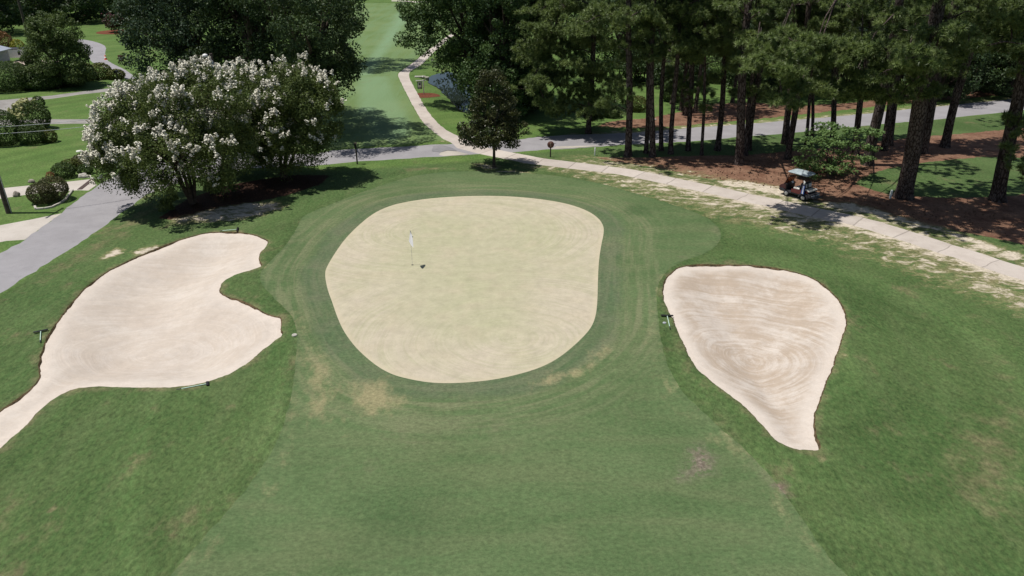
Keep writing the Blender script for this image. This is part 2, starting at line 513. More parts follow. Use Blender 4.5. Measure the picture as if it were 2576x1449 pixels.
straw2 = soft(NP, poly((1500,318),(1540,305),(1640,296),(1700,284),(1770,262),(1900,258),(2000,268),(2180,255),(2300,232),(2560,225),(2560,236),(2400,250),(2250,262),(2100,279),(1900,300),(1700,318),(1600,322)), w=1.2)
straw = np.maximum(straw * (1 - glade), straw2)
s1 = band(NP, path_low[8:], 0.25, 2.3)
s1 = s1 * sstep(NP[:, 0], -2.5, 3.0) * (0.54 + 0.25 * sstep(NP[:, 0], 8, 16))
s1b = band(NP, path_low[10:], 2.0, 6.5) * sstep(NP[:, 0], 2, 8) * 0.54
s2 = soft(NP, c8((0,575),(0,535),(300,555),(560,605),(700,690),(900,735),(1100,735),(1300,775),(1500,845),(1700,895),(1900,955),(2100,1000),(2300,1085),(2576,1170),(2576,1260),(2400,1215),(1900,985),(1400,880),(900,760),(400,660)), w=0.8) * 0.92
s3 = soft(NP, poly((430,556),(520,530),(600,514),(690,505),(720,520),(640,548),(540,562),(440,566)), w=0.7) * 0.8
s4 = soft(NP, poly((246,656),(268,640),(292,624),(312,628),(300,642),(262,657)), poly((330,640),(350,628),(400,622),(420,616),(392,632),(345,648)), w=0.35) * 0.95
s5 = soft(NP, poly((1186,414),(1215,410),(1262,416),(1252,424),(1205,424)), poly((1180,432),(1290,425),(1340,434),(1260,446)), w=0.6) * 0.72
s6 = band(NP, road_far[20:], 0.3, 1.6) * sstep(NP[:, 0], 2, 10) * 0.55
s7 = soft(NP, poly((1010,246),(1020,250),(1060,300),(1090,330),(1140,360),(1125,362),(1075,335),(1040,300)), w=0.7) * 0.62
s8 = np.maximum(soft(NP, poly((2400,258),(2480,250),(2576,242),(2576,250),(2400,268)), w=1.0) * .6, soft(NP, c4((1135,580),(1160,575),(1165,610),(1140,612)), w=0.2) * 0.6)
sandy = np.maximum.reduce([s1, s1b, s2, s3, s4, s5, s6, s7, s8]) * (1 - 0.75 * glade)
mulch = soft(NP, P_mulch, w=0.5)
dry = np.maximum.reduce([soft(NP, poly((20,745),(130,665),(230,595),(300,545),(370,500),(430,520),(380,560),(300,610),(220,660),(110,720)), w=2.0) * 0.8,
    band(NP, P_bunk1, 0.0, 0.9) * 0.75, band(NP, P_bunk2, 0.0, 0.8) * 0.7,
    soft(NP, poly((2400,1080),(2500,1050),(2576,1020),(2576,1300),(2480,1290),(2400,1260)), w=2.5),
    soft(NP, poly((2330,720),(2576,800),(2700,1000),(2700,1449),(2380,1449),(2420,1250),(2360,980)), w=4.0) * 0.5,
    soft(NP, poly((2400,620),(2576,690),(2576,760),(2480,740),(2300,650),(2120,590)), w=1.5) * 0.7,
    soft(NP, c4((760,1240),(900,1230),(1050,1180),(1110,1120),(1090,1190),(1000,1225),(880,1250),(780,1262)), w=0.15) * 0.95,
    soft(NP, c4((1130,1100),(1170,1000),(1185,800),(1195,800),(1190,960),(1150,1090),(1150,1190)), w=0.15) * 0.7,
    soft(NP, c4((1215,1230),(1285,1190),(1275,1240),(1170,1330),(1140,1330)), w=0.2) * 0.7,
    soft(NP, poly((845,1098),(885,1083),(898,1103),(890,1092),(850,1104)), w=0.12) * 0.8,
    soft(NP, poly((116,1290),(140,1262),(160,1255),(150,1275),(125,1294)), w=0.12),
    soft(NP, poly((1000,424),(1140,420),(1160,428),(1020,436)), w=0.6) * 0.7,
    soft(NP, poly((880,960),(960,955),(1010,1000),(990,1045),(890,1030)), w=1.4),
    soft(NP, poly((760,880),(800,870),(850,960),(830,1060),(770,1050)), w=1.2) * 0.85,
    band(NP, P_apron, 0.0, 2.6) * (NP[:, 1] < 34) * 0.42,
    soft(NP, poly((1330,960),(1450,920),(1520,860),(1540,880),(1470,945),(1340,985)), w=0.9) * 0.85])
scar = np.maximum(soft(NP, poly((1735,1130),(1765,1122),(1795,1150),(1790,1185),(1755,1195),(1700,1205),(1735,1175)), w=0.35) * 0.9,
                  soft(NP, poly((1948,1217),(1976,1217),(1984,1243),(1972,1246)), w=0.1))
rim = band(NP, P_apron, 0.0, 0.45) * (sdf(NP, np.asarray(P_apron)) < 0) * (NP[:, 1] < 62) * 0.75
dark = np.maximum.reduce([rim, soft(NP, poly((940,1290),(1000,1250),(1080,1270),(1090,1330),(1010,1380),(950,1350)), w=2.2),
                  soft(NP, poly((1565,525),(1600,515),(1645,525),(1620,540),(1580,538)), w=0.5) * 0.9])
light = np.maximum.reduce([soft(NP, k4((740,80),(840,110),(720,300),(560,520),(520,610),(395,615),(470,530),(600,330),(690,180)), w=1.2), tee * 0.7,
    soft(NP, k4((410,870),(570,855),(560,900),(410,915)), w=0.4)])
dgreen = np.full(len(NP), -9.0)
sel = (np.abs(NP[:, 0]) < 30) & (NP[:, 1] < 70)
dgreen[sel] = np.clip(sdf(NP[sel], np.asarray(P_green)), -9, 9)
edge = np.zeros(len(NP))
for Q in (P_bunk1, P_bunk2):
    Q = np.asarray(Q)
    bx = (NP[:, 0] > Q[:, 0].min()) & (NP[:, 0] < Q[:, 0].max()) & (NP[:, 1] > Q[:, 1].min()) & (NP[:, 1] < Q[:, 1].max())
    edge[bx] = np.maximum(edge[bx], np.clip(sdf(NP[bx], Q), 0, 9))
along = np.zeros(len(NP))
PL = np.array(path_low)
for i in np.where((NP[:, 0] > -10) & (NP[:, 0] < 60) & (NP[:, 1] > 15) & (NP[:, 1] < 75))[0]:
    k = int(np.argmin(((PL - NP[i]) ** 2).sum(1)))
    a, b = PL[max(k - 1, 0)], PL[min(k + 1, len(PL) - 1)]
    d = (b - a) / np.linalg.norm(b - a)
    along[i] = 0.6 * k + (NP[i] - PL[k]) @ d + 3.0
ATTR = [(n, full(v)) for n, v in (('along', along), ('lawn', lawn), ('straw', straw), ('sandy', sandy), ('mulch', mulch), ('dry', dry), ('scar', scar),
                                  ('dark', dark), ('light', light), ('dgreen', dgreen + 0.0), ('edge', edge), ('tee', tee))]

def surface(name, labels, mats, attrs=(), zoff=0.0, flat=None):
    sel = np.isin(label, [NAMES.index(l) if l else -1 for l in labels])
    F = GF[sel]
    used, inv = np.unique(F, return_inverse=True)
    V = np.column_stack([GV[used], GZ[used] + zoff])
    if flat is not None: V[:, 2] = flat
    me = np_mesh(name, V, inv.reshape(F.shape), None, [(n, 'POINT', v[used]) for n, v in ATTR if n in attrs], True)
    for m in mats: me.materials.append(m)
    if len(mats) > 1:
        lab = label[sel]
        me.polygons.foreach_set('material_index', np.isin(lab, [NAMES.index(l) for l in ('lip1', 'lip2')]).astype(np.int32))
    o = link(name, me)
    o['kind'] = 'structure'
    return o

# ------------------------------------------------------------------ surface materials
def grass_grain(t):
    fine = t.noise(28, 3, 0.7)
    mid = t.noise(5.5, 3, 0.6, t.scalev((1, 0.55, 1), 0.25))
    return fine, mid
def mat_rough():
    t = NT('rough_grass')
    fine, mid = grass_grain(t)
    big = t.noise(0.16, 4, 0.6)
    streak = t.noise(0.55, 3, 0.6, t.scalev((1.6, 0.35, 1), R(38)), 0.6)
    c = t.mix(t.rng(big, 0.35, 0.65), (0.058, 0.108, 0.033), (0.082, 0.134, 0.045))
    c = t.mix(t.mul(t.rng(streak, 0.42, 0.72), 0.55), c, (0.100, 0.140, 0.056))
    lw = t.mix(t.rng(t.noise(0.35, 3), 0.35, 0.65), (0.082, 0.152, 0.036), (0.112, 0.180, 0.048))
    c = t.mix(t.attr('lawn'), c, lw)
    c = t.mix(t.mul(t.attr('light'), 0.65), c, (0.125, 0.215, 0.085))
    dn = t.rng(t.add(t.mul(t.noise(0.9, 5, 0.65), 0.9), t.mul(t.attr('dry'), 0.55)), 0.68, 1.02)
    c = t.mix(t.mul(dn, 0.75), c, (0.205, 0.172, 0.098))
    spot = t.rng(t.noise(0.45, 5, 0.7, t.scalev((1, .7, 1), .4, (31, 7, 0))), 0.56, 0.74)
    c = t.mix(t.mul(spot, 0.75), c, (0.180, 0.150, 0.086))
    rn = t.noise(1.0, 2, 0.5, radial(t, *G(1890, 880), 0.75, 0.5)[0])
    c = t.gain(c, t.add(1.0, t.mul(t.math('SUBTRACT', rn, 0.5), 0.7)))
    c = t.mix(t.mul(t.attr('dark'), 0.5), c, (0.03, 0.06, 0.02))
    c = t.mix(t.rng(fine, 0.25, 0.8, 0.0, 0.5), c, t.mix(0.5, c, (0.015, 0.03, 0.01)))
    c = t.mix(t.rng(mid, 0.35, 0.75, 0.0, 0.28), c, (0.13, 0.16, 0.06))
    # needle straw under the pines
    edge_n = t.noise(1.1, 5, 0.7)
    sm = t.rng(t.add(t.attr('straw'), t.mul(edge_n, 0.9)), 0.86, 1.04)
    sc = t.mix(t.rng(t.noise(0.7, 5, 0.65), 0.3, 0.7), (0.165, 0.086, 0.056), (0.295, 0.178, 0.118))
    sc = t.mix(t.rng(t.noise(34, 3, 0.8), 0.35, 0.7), t.mix(0.45, sc, (0.05, 0.02, 0.012)), sc)
    c = t.mix(sm, c, sc)
    mm = t.rng(t.add(t.attr('mulch'), t.mul(edge_n, 0.5)), 0.6, 0.85)
    mc = t.mix(t.rng(t.noise(9, 4, 0.7), 0.35, 0.7), (0.030, 0.016, 0.011), (0.085, 0.045, 0.030))
    c = t.mix(mm, c, mc)
    # bare white sand showing through the turf
    sn = t.add(t.mul(t.noise(0.9, 7, 0.74, t.scalev((1, 1.7, 1), R(-25)), 0.6), 1.35), t.mul(t.attr('sandy'), 0.46))
    sm = t.rng(sn, 0.90, 1.10)
    c = t.mix(t.mul(t.mul(t.rng(sn, 0.72, 0.98), t.rng(t.attr('sandy'), 0.02, 0.25)), 0.75), c, (0.215, 0.195, 0.095))
    sd = t.mix(t.rng(t.noise(3.5, 4), 0.3, 0.7), (0.46, 0.40, 0.32), (0.62, 0.55, 0.45))
    sd = t.mix(t.rng(t.noise(14, 3), 0.45, 0.75, 0, .5), sd, (0.34, 0.29, 0.20))
    sm = t.mul(sm, t.rng(t.attr('sandy'), 0.02, 0.25))
    c = t.mix(sm, c, sd)
    c = t.mix(t.mul(t.attr('scar'), t.rng(t.noise(3, 4, 0.7), 0.3, 0.55)), c, (0.20, 0.15, 0.115))
    fb = t.noise(6.5, 6, 0.82, t.scalev((1, .7, 1), .3))
    gm = t.math('SUBTRACT', 1.0, t.mul(sm, 0.6))
    c = t.gain(c, t.add(1.0, t.mul(t.mul(t.math('SUBTRACT', fb, 0.5), 2.7), gm)))
    nrm = t.bump(t.add(t.mul(fine, 0.6), mid), 0.05, 0.55)
    return t.done(t.bsdf(c, 0.85, nrm, spec=0.12))
def mat_mown(name, far=False):
    t = NT(name)
    fine, mid = grass_grain(t)
    big = t.noise(0.13, 4, 0.55, None, 0.5)
    streak = t.noise(0.5, 4, 0.62, t.scalev((0.35, 1.5, 1), R(-18)), 0.5)
    c = t.mix(t.rng(big, 0.32, 0.68), (0.077, 0.126, 0.049), (0.104, 0.156, 0.066))
    c = t.mix(t.mul(t.rng(streak, 0.38, 0.68), 0.5), c, (0.135, 0.160, 0.078))
    if far:
        c = t.mix(t.rng(t.noise(0.12, 4), 0.35, 0.65), (0.120, 0.186, 0.060), (0.162, 0.228, 0.090))
        st = t.noise(0.22, 3, 0.6, t.scalev((3.2, 0.25, 1), R(12)), 0.3)
        c = t.mix(t.mul(t.rng(st, 0.42, 0.6), 0.75), c, (0.150, 0.230, 0.100))
        c = t.mix(t.mul(t.attr('light'), 0.9), c, (0.190, 0.295, 0.165))
    else:
        ring = t.noise(1.0, 4, 0.6, None, 0.3)
        d = t.attr('dgreen')
        col = t.mul(t.rng(t.add(d, t.mul(t.math('SUBTRACT', t.noise(0.3, 4, .6), .5), 1.6)), -1.7, -0.9), t.rng(d, 0.3, 0.1))
        sp = t.n('ShaderNodeSeparateXYZ'); t.put(sp.inputs[0], t.pos)
        sv = t.n('ShaderNodeCombineXYZ')
        t.put(sv.inputs[0], t.mul(d, 2.6)); t.put(sv.inputs[1], t.mul(sp.outputs[0], 0.16)); t.put(sv.inputs[2], t.mul(sp.outputs[1], 0.16))
        stripe = t.noise(1.0, 4, 0.6, sv.outputs[0])
        wob = t.noise(0.35, 3)
        mow = t.rng(t.add(stripe, t.mul(wob, 0.35)), 0.55, 0.85)
        nearg = t.rng(d, -5.5, -1.8)
        c = t.mix(t.mul(t.mul(mow, nearg), 0.75), c, (0.185, 0.195, 0.108))
        c = t.mix(t.mul(t.mul(col, 0.6), t.rng(t.noise(0.25, 4, .6), 0.25, 0.7, .35, 1)), c, (0.078, 0.112, 0.068))
        c = t.mix(t.mul(t.mul(col, t.rng(t.noise(0.5, 4, .6), 0.45, 0.7)), 0.6), c, (0.150, 0.160, 0.095))
    dn = t.rng(t.add(t.mul(t.noise(1.3, 5, 0.7, t.scalev((1, .55, 1), .3)), 0.9), t.mul(t.attr('dry'), 0.62)), 0.66, 1.0)
    c = t.mix(t.mul(dn, 0.8), c, (0.30, 0.26, 0.145))
    spot = t.rng(t.noise(0.33, 5, 0.7, t.scalev((1, .6, 1), -.5, (11, 3, 0))), 0.57, 0.78)
    c = t.mix(t.mul(spot, 0.6), c, (0.180, 0.172, 0.105))
    c = t.mix(t.mul(t.attr('dark'), 0.55), c, (0.040, 0.085, 0.030))
    sc = t.mul(t.attr('scar'), t.rng(t.noise(2.5, 5, 0.75), 0.36, 0.56))
    c = t.mix(sc, c, t.mix(t.rng(t.noise(6, 4, .7), .4, .65), (0.15, 0.115, 0.095), (0.26, 0.205, 0.175)))
    c = t.mix(t.rng(fine, 0.3, 0.8, 0.0, 0.38), c, t.mix(0.5, c, (0.02, 0.04, 0.015)))
    c = t.mix(t.rng(mid, 0.4, 0.75, 0.0, 0.18), c, (0.16, 0.19, 0.09))
    fb = t.noise(8.0, 6, 0.82, t.scalev((.7, 1, 1), -.2))
    c = t.gain(c, t.add(1.0, t.mul(t.math('SUBTRACT', fb, 0.5), 1.9 if not far else 1.2)))
    return t.done(t.bsdf(c, 0.8, t.bump(fine, 0.02, 0.4), spec=0.12))
def radial(t, cx, cy, kr, ka, sx=1.0, sy=1.0):   # noise coordinates that run along rings round a centre
    sp = t.n('ShaderNodeSeparateXYZ'); t.put(sp.inputs[0], t.pos)
    dx = t.mul(t.math('SUBTRACT', sp.outputs[0], cx), sx); dy = t.mul(t.math('SUBTRACT', sp.outputs[1], cy), sy)
    wob = t.mul(t.math('SUBTRACT', t.noise(0.25, 3), 0.5), 0.5)
    r = t.add(t.math('SQRT', t.add(t.mul(dx, dx), t.mul(dy, dy))), wob)
    a = t.math('ARCTAN2', dy, dx)
    cb = t.n('ShaderNodeCombineXYZ')
    t.put(cb.inputs[0], t.mul(r, kr))
    t.put(cb.inputs[1], t.mul(t.math('SINE', a), ka)); t.put(cb.inputs[2], t.mul(t.math('COSINE', a), ka))
    return cb.outputs[0], r
def mat_green():
    t = NT('putting_green_turf')
    c1, c2 = G(1120, 580), G(1290, 850)
    v1, r1 = radial(t, c1[0], c1[1], 7.5, 0.8, 0.75, 1.0)
    v2, r2 = radial(t, c2[0], c2[1], 7.0, 0.8, 0.85, 1.0)
    far_side = t.rng(t.math('SUBTRACT', r2, r1), -1.5, 2.0)
    n1 = t.noise(1.0, 4, 0.6, v1); n2 = t.noise(1.0, 4, 0.6, v2)
    s = t.n('ShaderNodeMix', data_type='FLOAT')
    t.put(s.inputs[0], far_side); t.put(s.inputs[2], n2); t.put(s.inputs[3], n1)
    ring = s.outputs[0]
    big = t.noise(0.22, 4, 0.6, t.scalev((1, .7, 1), .3, (4, 2, 0)))
    c = t.mix(t.rng(big, 0.34, 0.66), (0.465, 0.412, 0.318), (0.405, 0.383, 0.262))
    c = t.mix(t.rng(ring, 0.36, 0.68, 0.0, 0.42), c, (0.535, 0.470, 0.375))
    c = t.mix(t.mul(t.rng(ring, 0.50, 0.36), 0.16), c, (0.330, 0.330, 0.205))
    c = t.mix(t.mul(t.rng(t.add(t.attr('dgreen'), t.mul(t.math('SUBTRACT', t.noise(0.3, 4), .5), 5)), 0.8, 5.5), 0.55), c, (0.372, 0.372, 0.232))
    c = t.mix(t.rng(t.noise(0.6, 4), 0.45, 0.7, 0, 0.35), c, (0.47, 0.40, 0.30))
    c = t.mix(t.rng(t.noise(2.5, 5, 0.75), 0.62, 0.78, 0, 0.35), c, (0.54, 0.46, 0.33))
    c = t.mix(t.rng(t.noise(20, 3, 0.7), 0.3, 0.8, 0, 0.25), c, (0.27, 0.26, 0.16))
    fb = t.noise(1.5, 9, 0.78)
    c = t.gain(c, t.add(1.0, t.mul(t.math('SUBTRACT', fb, 0.5), 0.75)))
    d = t.attr('dgreen')
    c = t.mix(t.mul(t.rng(d, 0.35, 0.05), 0.45), c, (0.50, 0.44, 0.31))
    return t.done(t.bsdf(c, 0.8, t.bump(t.noise(24, 3), 0.01, 0.3), spec=0.1))
def mat_sand(name, wet, cen, sx, sy, amount):
    t = NT(name)
    v, r = radial(t, cen[0], cen[1], 4.6, 0.75, sx, sy)
    ring = t.noise(1.0, 5, 0.62, v)
    e = t.attr('edge')
    c = t.mix(t.rng(t.noise(0.3, 4), 0.35, 0.65), (0.520, 0.462, 0.405), (0.565, 0.510, 0.452))
    dampn = t.rng(t.add(t.mul(ring, .62), t.mul(t.noise(0.5, 8, 0.74), 0.95)), 0.62, 0.90)
    damp = t.mul(t.mul(dampn, t.rng(t.add(e, t.mul(t.noise(0.9, 3), 1.0)), 0.7, 1.7)), amount)
    c = t.mix(damp, c, wet)
    c = t.mix(t.mul(t.rng(e, 0.7, 0.2), 0.6), c, (0.60, 0.53, 0.46))
    fine = t.noise(1.0, 3, 0.6, radial(t, cen[0], cen[1], 13.0, 0.9, sx, sy)[0])
    c = t.mix(t.rng(fine, 0.55, 0.72, 0, 0.35), c, (0.63, 0.56, 0.49))
    c = t.mix(t.rng(t.noise(9, 4, 0.7), 0.4, 0.75, 0, 0.2), c, (0.42, 0.34, 0.26))
    fb = t.noise(2.2, 9, 0.8)
    c = t.gain(c, t.add(1.0, t.mul(t.math('SUBTRACT', fb, 0.5), 0.45)))
    h = t.add(t.mul(fine, 1.2), t.mul(t.noise(16, 3, 0.7), 0.7))
    return t.done(t.bsdf(c, 0.9, t.bump(h, 0.03, 0.45), spec=0.1))
def mat_lip():
    t = NT('bunker_lip_soil')
    c = t.mix(t.rng(t.noise(4, 4, 0.7), 0.35, 0.65), (0.050, 0.042, 0.022), (0.15, 0.105, 0.06))
    return t.done(t.bsdf(c, 0.95, t.bump(t.noise(22, 3), 0.05), spec=0.05))
def mat_paving(name, a, b, stain, joint=None, fine=0.3, aggr=45.0, slabs=0):
    t = NT(name)
    c = t.mix(t.rng(t.noise(0.5, 5, 0.6), 0.3, 0.7), a, b)
    c = t.mix(t.rng(t.noise(1.7, 5, 0.7, None, 0.5), 0.52, 0.75, 0, 0.45), c, stain)
    c = t.mix(t.rng(t.noise(aggr, 2, 0.8), 0.3, 0.75, 0, fine), c, t.mix(0.6, c, (0.03, 0.03, 0.03)))
    if slabs:
        s = t.attr('along')
        fr = t.math('FRACT', t.mul(s, 1.0 / slabs))
        e = t.math('MINIMUM', fr, t.math('SUBTRACT', 1.0, fr))
        c = t.mix(t.mul(t.mul(t.rng(e, 0.022, 0.010), t.rng(s, 2.9, 3.1)), 0.45), c, (0.10, 0.085, 0.07))
        slab = t.math('FLOOR', t.mul(s, 1.0 / slabs))
        wn = t.n('ShaderNodeTexWhiteNoise', noise_dimensions='1D'); t.put(wn.inputs['W'], slab)
        c = t.gain(c, t.add(0.93, t.mul(wn.outputs[0], 0.14)))
    if joint:
        vn = t.n('ShaderNodeTexVoronoi', feature='DISTANCE_TO_EDGE')
        t.put(vn.inputs['Scale'], joint); t.put(vn.inputs['Vector'], t.pos)
        w = t.mul(t.rng(vn.outputs[0], 0.012, 0.004), t.rng(t.noise(0.6, 2), 0.45, 0.6))
        c = t.mix(t.mul(w, 0.55), c, (0.05, 0.045, 0.04))
    return t.done(t.bsdf(c, 0.85, t.bump(t.noise(aggr, 2), 0.01, 0.4), spec=0.2))
def mat_water():
    t = NT('pond_water')
    n = t.bump(t.noise(1.2, 3, 0.5), 0.02, 0.15)
    return t.done(t.bsdf((0.018, 0.026, 0.022), 0.04, n, spec=0.9, IOR=1.33))

M_rough = mat_rough(); M_lip = mat_lip()
o = surface('ground', [None, 'lip1', 'lip2'], [M_rough, M_lip], ('lawn', 'straw', 'sandy', 'mulch', 'dry', 'scar', 'dark', 'light'))
tag(o, 'rough grass, lawns, pine straw and bare sand around the golf green')
tag(surface('fairway', ['apron'], [mat_mown('mown_apron')], ('dry', 'scar', 'dark', 'dgreen')), 'short mown fairway and apron wrapped around the pale putting green')
tag(surface('fairway', ['fair'], [mat_mown('mown_fairway', True)], ('dry', 'scar', 'dark', 'light', 'tee')), 'striped fairway running away between the trees beyond the road')
tag(surface('putting_green', ['green'], [mat_green()], ('dgreen',)), 'pale tan putting green with circular mowing rings')
tag(surface('bunker', ['sand1'], [mat_sand('pale_bunker_sand', (0.445, 0.375, 0.305), G(390, 860), 0.75, 1.0, 0.45)], ('edge',)), 'large pale sand bunker with scalloped edge and a tail, beside the road')
tag(surface('bunker', ['sand2'], [mat_sand('damp_bunker_sand', (0.410, 0.336, 0.266), G(1890, 880), 1.0, 1.0, 1.0)], ('edge',)), 'teardrop sand bunker with damp tan rake rings, near the cart path')
tag(surface('path', ['path'], [mat_paving('path_concrete', (0.46, 0.405, 0.36), (0.545, 0.49, 0.44), (0.36, 0.31, 0.265), slabs=3.2)], ('along',)), 'pale concrete cart path crossing the road and curving past the green')
tag(surface('road', ['road'], [mat_paving('faded_asphalt', (0.280, 0.270, 0.280), (0.330, 0.320, 0.332), (0.23, 0.22, 0.235))]), 'faded grey asphalt road passing behind the green')
M_conc = mat_paving('driveway_concrete', (0.47, 0.43, 0.38), (0.55, 0.505, 0.455), (0.40, 0.35, 0.30))
M_oldc = mat_paving('old_driveway', (0.24, 0.225, 0.21), (0.33, 0.315, 0.30), (0.18, 0.17, 0.155))
tag(surface('driveway', ['drive_a'], [M_conc]), 'nearest pale concrete driveway meeting the road')
tag(surface('driveway', ['drive_b'], [M_conc]), 'pale concrete driveway with a dark drain strip beside the round bush')
tag(surface('driveway', ['drive_c'], [M_oldc]), 'grey straight driveway across the lawn behind the domed bushes')
tag(surface('driveway', ['drive_d'], [M_oldc]), 'grey curving driveway at the back of the lawn')
tag(surface('driveway', ['drive_e'], [mat_paving('sandy_drive', (0.40, 0.33, 0.27), (0.47, 0.39, 0.33), (0.3, 0.25, 0.2))]), 'sandy driveway under the white trailer')
tag(surface('pond', ['pond'], [mat_water()], flat=-0.22), 'small pond reflecting blue sky beside the upper cart path')
M_redmulch = simple('red_mulch', (0.16, 0.062, 0.038), 0.95, 0.4, 9, spec=0.05, bump=0.05)
tag(surface('mulch_bed', ['ring'], [M_redmulch], zoff=0.02), 'round red mulch bed around the hanging sign post')
tag(surface('mulch_bed', ['ring_far'], [M_redmulch], zoff=0.02), 'round red mulch bed under the small plum leaved tree')
# ================================================================== trees, shrubs, woodland
M_bark_oak = simple('oak_bark', (0.075, 0.060, 0.048), 0.9, 0.4, 3.0, spec=0.1, bump=0.05)
M_bark_pine = None
def mat_pine_bark():
    t = NT('pine_bark')
    vn = t.n('ShaderNodeTexVoronoi', feature='DISTANCE_TO_EDGE')
    t.put(vn.inputs['Vector'], t.scalev((7, 7, 2.2))); t.put(vn.inputs['Scale'], 1.0)
    plate = t.rng(vn.outputs[0], 0.02, 0.18)
    c = t.mix(t.rng(t.noise(1.2, 4, .65), 0.35, 0.65), (0.085, 0.068, 0.062), (0.140, 0.112, 0.102))
    c = t.mix(plate, (0.030, 0.021, 0.018), c)
    c = t.mix(t.rng(t.noise(4, 4, .7), 0.6, 0.75, 0, .35), c, (0.25, 0.235, 0.22))
    return t.done(t.bsdf(c, 0.95, t.bump(plate, 0.04, 0.8), spec=0.08))
M_bark_pine = mat_pine_bark()
M_bark_crape = simple('crape_bark', (0.085, 0.064, 0.05), 0.8, 0.4, 3.0, spec=0.1)
M_twig = simple('dead_twig', (0.17, 0.145, 0.125), 0.9, 0.3, 3.0, spec=0.05)
L_oak = leafmat('oak_leaf', (0.022, 0.044, 0.016), (0.076, 0.122, 0.040), 0.16)
L_oakblue = leafmat('willow_oak_leaf', (0.022, 0.046, 0.024), (0.066, 0.108, 0.052), 0.14)
L_gum = leafmat('sweetgum_leaf', (0.026, 0.060, 0.020), (0.105, 0.175, 0.052), 0.22)
L_mag = leafmat('magnolia_leaf', (0.022, 0.034, 0.010), (0.072, 0.074, 0.024), 0.05, 0.42, 0.3)
L_crape = leafmat('crape_leaf', (0.048, 0.078, 0.022), (0.148, 0.190, 0.056), 0.28)
L_cyp = leafmat('feathery_leaf', (0.058, 0.092, 0.028), (0.130, 0.180, 0.058), 0.25)
L_pine = leafmat('pine_needle', (0.060, 0.104, 0.034), (0.270, 0.345, 0.115), 0.35, 0.45, 0.35)
L_dog = leafmat('dogwood_leaf', (0.110, 0.200, 0.062), (0.220, 0.340, 0.120), 0.4)
L_shrub = leafmat('shrub_leaf', (0.030, 0.060, 0.016), (0.090, 0.140, 0.036), 0.18)
L_brown = leafmat('bronze_leaf', (0.052, 0.058, 0.020), (0.120, 0.115, 0.045), 0.15)
L_yellow = leafmat('golden_leaf', (0.150, 0.160, 0.020), (0.360, 0.330, 0.040), 0.2)
L_olive = leafmat('olive_leaf', (0.060, 0.078, 0.018), (0.145, 0.160, 0.035), 0.15)
L_rust = leafmat('rusty_leaf', (0.150, 0.070, 0.030), (0.290, 0.150, 0.060), 0.12)
L_plum = leafmat('plum_leaf', (0.040, 0.026, 0.022), (0.110, 0.062, 0.050), 0.15)
L_flower = leafmat('white_blossom', (0.70, 0.67, 0.56), (0.90, 0.87, 0.76), 0.14)
L_lemon = leafmat('lemon_blossom', (0.50, 0.50, 0.22), (0.72, 0.70, 0.40), 0.25)
L_pink = leafmat('pink_blossom', (0.42, 0.14, 0.20), (0.60, 0.25, 0.32), 0.2)
L_light = leafmat('light_leaf', (0.060, 0.105, 0.030), (0.130, 0.200, 0.055), 0.25)

def unit(v): return v / (np.linalg.norm(v, axis=1)[:, None] + 1e-9)
def leaf_mesh(name, P, size, mat, rng, tint, up=0.5, aspect=0.55, out=None):
    n = len(P)
    nrm = rng.normal(size=(n, 3))
    nrm[:, 2] = nrm[:, 2] * 0.8 + up
    if out is not None: nrm += out * 0.7
    nrm = unit(nrm)
    t = unit(np.cross(nrm, rng.normal(size=(n, 3))))
    b = np.cross(nrm, t)
    L = (size * (0.7 + 0.6 * rng.random(n)))[:, None]
    V = np.empty((n, 4, 3))
    V[:, 0] = P - t * L * .5; V[:, 1] = P + b * L * aspect * .5 + t * L * 0.05
    V[:, 2] = P + t * L * .5; V[:, 3] = P - b * L * aspect * .5 + t * L * 0.05
    F = np.arange(n * 4).reshape(n, 4)
    return np_mesh(name, V.reshape(-1, 3), F, mat, [('tint', 'FACE', np.clip(tint, 0, 1))])
def lobes_points(lobes, nclump, rng, bottom=0.35, inner=0.5):
    """clump centres spread through the outer part of a union of ellipsoids (cx,cy,cz,rx,ry,rz)"""
    lob = np.array(lobes, float)
    w = (lob[:, 3] * lob[:, 4] * lob[:, 5]) ** (2 / 3.)
    w /= w.sum()
    C = []
    while len(C) < nclump:
        i = rng.choice(len(lob), p=w)
        d = rng.normal(size=3); d /= np.linalg.norm(d)
        if d[2] < -0.2 and rng.random() > bottom: continue
        r = inner + (1 - inner) * rng.random() ** 0.45
        c = lob[i, :3] + d * lob[i, 3:] * r
        k = ((c - lob[:, :3]) / lob[:, 3:])
        deep = (np.linalg.norm(k, axis=1) < 0.55).any()
        if deep and rng.random() > 0.25: continue
        C.append(np.concatenate([c, d]))
    C = np.array(C)
    return C[:, :3], C[:, 3:]
def scatter(C, D, per, rad, rng, flat=0.75):
    """leaves round clump centres, on lumpy shells, so light and dark clumps read"""
    n = len(C)
    idx = np.repeat(np.arange(n), per)
    d = unit(rng.normal(size=(len(idx), 3)))
    r = rad[idx] * (0.45 + 0.55 * rng.random(len(idx)) ** 0.5)
    off = d * r[:, None]
    off[:, 2] *= flat
    return C[idx] + off, d, idx
